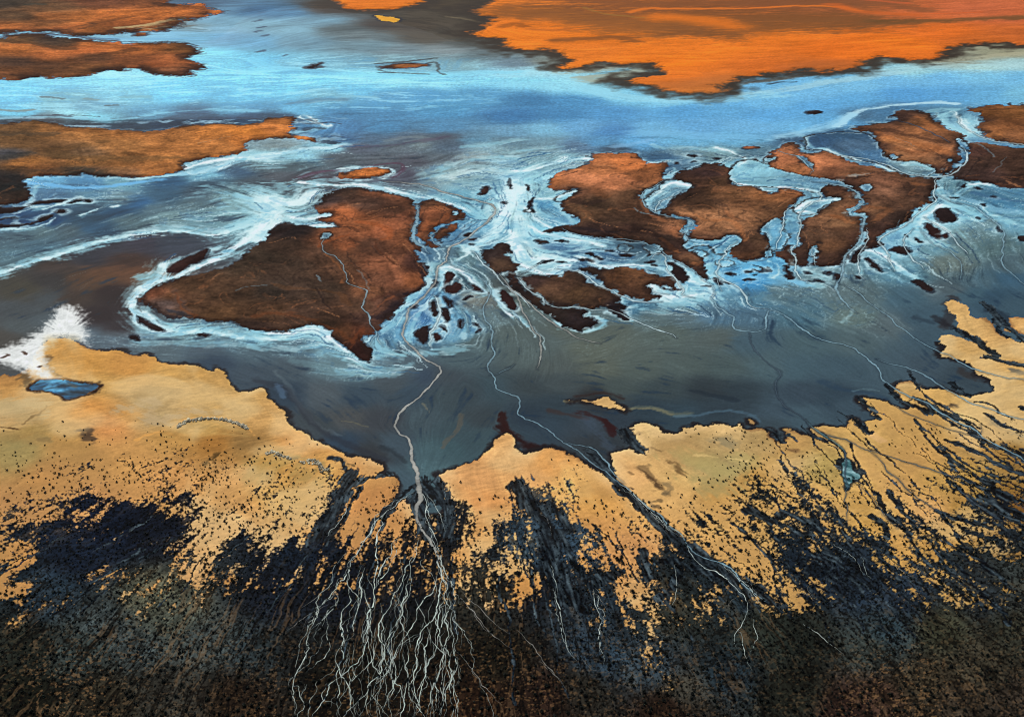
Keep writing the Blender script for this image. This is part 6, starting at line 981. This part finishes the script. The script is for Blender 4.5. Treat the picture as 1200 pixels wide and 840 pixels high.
temps = [bush_template(15, s) for s in range(8)]
idx = np.where(rest)[0]; VV_, FF_, off = [], [], 0
for ti in range(8):
    ii = idx[ti::8]; tv, tf = temps[ti]; a = rs.rand(len(ii)) * 6.283; ca, sa = np.cos(a)[:, None], np.sin(a)[:, None]; r_ = br_[ii][:, None]
    x = (tv[None, :, 0] * ca - tv[None, :, 1] * sa) * r_ + bx_[ii][:, None]; y = (tv[None, :, 0] * sa + tv[None, :, 1] * ca) * r_ + by_[ii][:, None]; z = tv[None, :, 2] * r_ + bz_[ii][:, None]
    VV_.append(np.stack([x, y, z], -1).reshape(-1, 3)); FF_.append((tf[None] + (np.arange(len(ii)) * len(tv))[:, None, None]).reshape(-1, 4) + off); off += len(ii) * len(tv)
VV_ = np.concatenate(VV_); FF_ = np.concatenate(FF_)
o = mesh_object('scrub', VV_, FF_, LEAF, albedo(leaf_cols(len(VV_) // 4, 4, 5)), False)
tag(o, 'thousands of small dark bushes dotted over the sand and massed on the dark soil', 'scrub', None, 'stuff')
protos = []
for s in range(6):
    tv, tf = bush_template(80, 100 + s)
    protos.append(mesh_object('shrub', tv, tf, LEAF, albedo(leaf_cols(len(tv) // 4, 4, 40 + s)), False))
for k, i in enumerate(solo):
    p = protos[k % 6]; o = p if k < 6 else p.copy()
    if k >= 6: LINK(o)
    o.location = (bx_[i], by_[i], bz_[i]); o.rotation_euler = (0, 0, rs.rand() * 6.283); o.scale = (br_[i] * rs.uniform(.9, 1.15), br_[i] * rs.uniform(.9, 1.15), br_[i] * rs.uniform(.8, 1.1))
    tag(o, 'one of the larger dark rounded shrubs standing in the dense scrub nearest the viewer', 'shrub', 'larger shrubs in the foreground scrub', 'thing')

# ---- rocks -------------------------------------------------------------------------------
ROCK = material('pale_rock', .9, .1, .25, .8, .4)
def rock_mesh(spots, seed):
    import bmesh
    r = np.random.RandomState(seed); bm = bmesh.new(); bmesh.ops.create_icosphere(bm, subdivisions=2, radius=1); bm.verts.ensure_lookup_table()
    tv = np.array([w.co[:] for w in bm.verts]); tf = np.array([[w.index for w in f.verts] for f in bm.faces]); bm.free()
    VS, FS, CS = [], [], []; off = 0
    for (u, v, s) in spots:
        x, y = at(u, v); z = float(gz(np.array([u]), np.array([v]))[0]); m = float(depth(v)) / F * s
        q = tv * (1 + .28 * np.sign(np.sin(tv @ r.randn(3, 3) * 3)).mean(1)[:, None] + .2 * np.sin(tv @ r.randn(3) * 4)[:, None]) * np.array([r.uniform(.8, 1.5), r.uniform(.7, 1.1), r.uniform(.6, 1.2)]) * m
        a = r.rand() * 6.28; q = np.stack([q[:, 0] * math.cos(a) - q[:, 1] * math.sin(a), q[:, 0] * math.sin(a) + q[:, 1] * math.cos(a), q[:, 2]], 1)
        VS.append(q + [x, y, z + m * .2]); FS.append(tf + off); off += len(tv)
        CS.append(np.repeat(albedo(np.array([[228, 218, 190.]]) * r.uniform(.55, 1.08)), len(tv), 0))
    return np.concatenate(VS), np.concatenate(FS), np.concatenate(CS)
def rocks(name, label, cat, line, n, spread_, size, seed):
    r = random.Random(seed); p = np.array(line, float); sp = []
    for k in range(n):
        q = r.random() * (len(p) - 1); i = int(q); f = q - i; c = p[i] * (1 - f) + p[min(i + 1, len(p) - 1)] * f
        sp.append((c[0] + r.gauss(0, spread_), c[1] + r.gauss(0, spread_ * .5), r.uniform(*size)))
    v, f, c = rock_mesh(sp, seed); return tag(mesh_object(name, v, f, ROCK, c, False), label, cat, None, 'thing')
rocks('rock_ledge', 'curved ledge of pale broken rock on the left sand plain', 'rock ledge', t(0,2,"830,325 880,295 950,285 1020,285 1090,300 1140,318 1165,338"), 150, 1.1, (.8, 1.9), 3)
rocks('rock_outcrop', 'pale rock outcrop on the sand, left one of the pair beside the dark gully', 'rock', t(1,2,"55,445 85,440 120,460 150,470"), 46, 1.6, (.7, 1.7), 4)
rocks('rock_outcrop', 'pale rock outcrop with dark bushes nearest the dark gully', 'rock', t(1,2,"215,490 250,482 290,490 310,515 325,530"), 70, 2.2, (.7, 1.7), 5)

# ---- light, air and camera ----------------------------------------------------------------
w = bpy.data.worlds.new('World'); scene.world = w; w.use_nodes = True
nt = w.node_tree; bg = nt.nodes['Background']; sky = nt.nodes.new('ShaderNodeTexSky'); sky.sky_type = 'NISHITA'; sky.sun_disc = False
sky.sun_elevation = SUN_EL; sky.sun_rotation = SUN_AZ; sky.altitude = 700
nt.links.new(sky.outputs['Color'], bg.inputs['Color']); bg.inputs['Strength'].default_value = .09
sl_ = bpy.data.lights.new('sun', 'SUN'); sl_.energy = 3.8; sl_.angle = math.radians(.53); sl_.color = (1.0, .95, .88)
so = bpy.data.objects.new('sun', sl_); LINK(so)
from mathutils import Vector
so.rotation_euler = Vector((-math.sin(SUN_AZ) * math.cos(SUN_EL), -math.cos(SUN_AZ) * math.cos(SUN_EL), -math.sin(SUN_EL))).to_track_quat('-Z', 'Y').to_euler()
so.location = (0, 1500, 1500)
cam = bpy.data.cameras.new('camera'); cam.sensor_width = 36; cam.sensor_fit = 'HORIZONTAL'; cam.lens = 36 * F / 1200; cam.clip_start = 1; cam.clip_end = 200000; scene.cycles.filter_width = 1.1
co = bpy.data.objects.new('camera', cam); LINK(co); co.location = (0, 0, H); co.rotation_euler = (math.pi / 2 - DEP, 0, 0); scene.camera = co
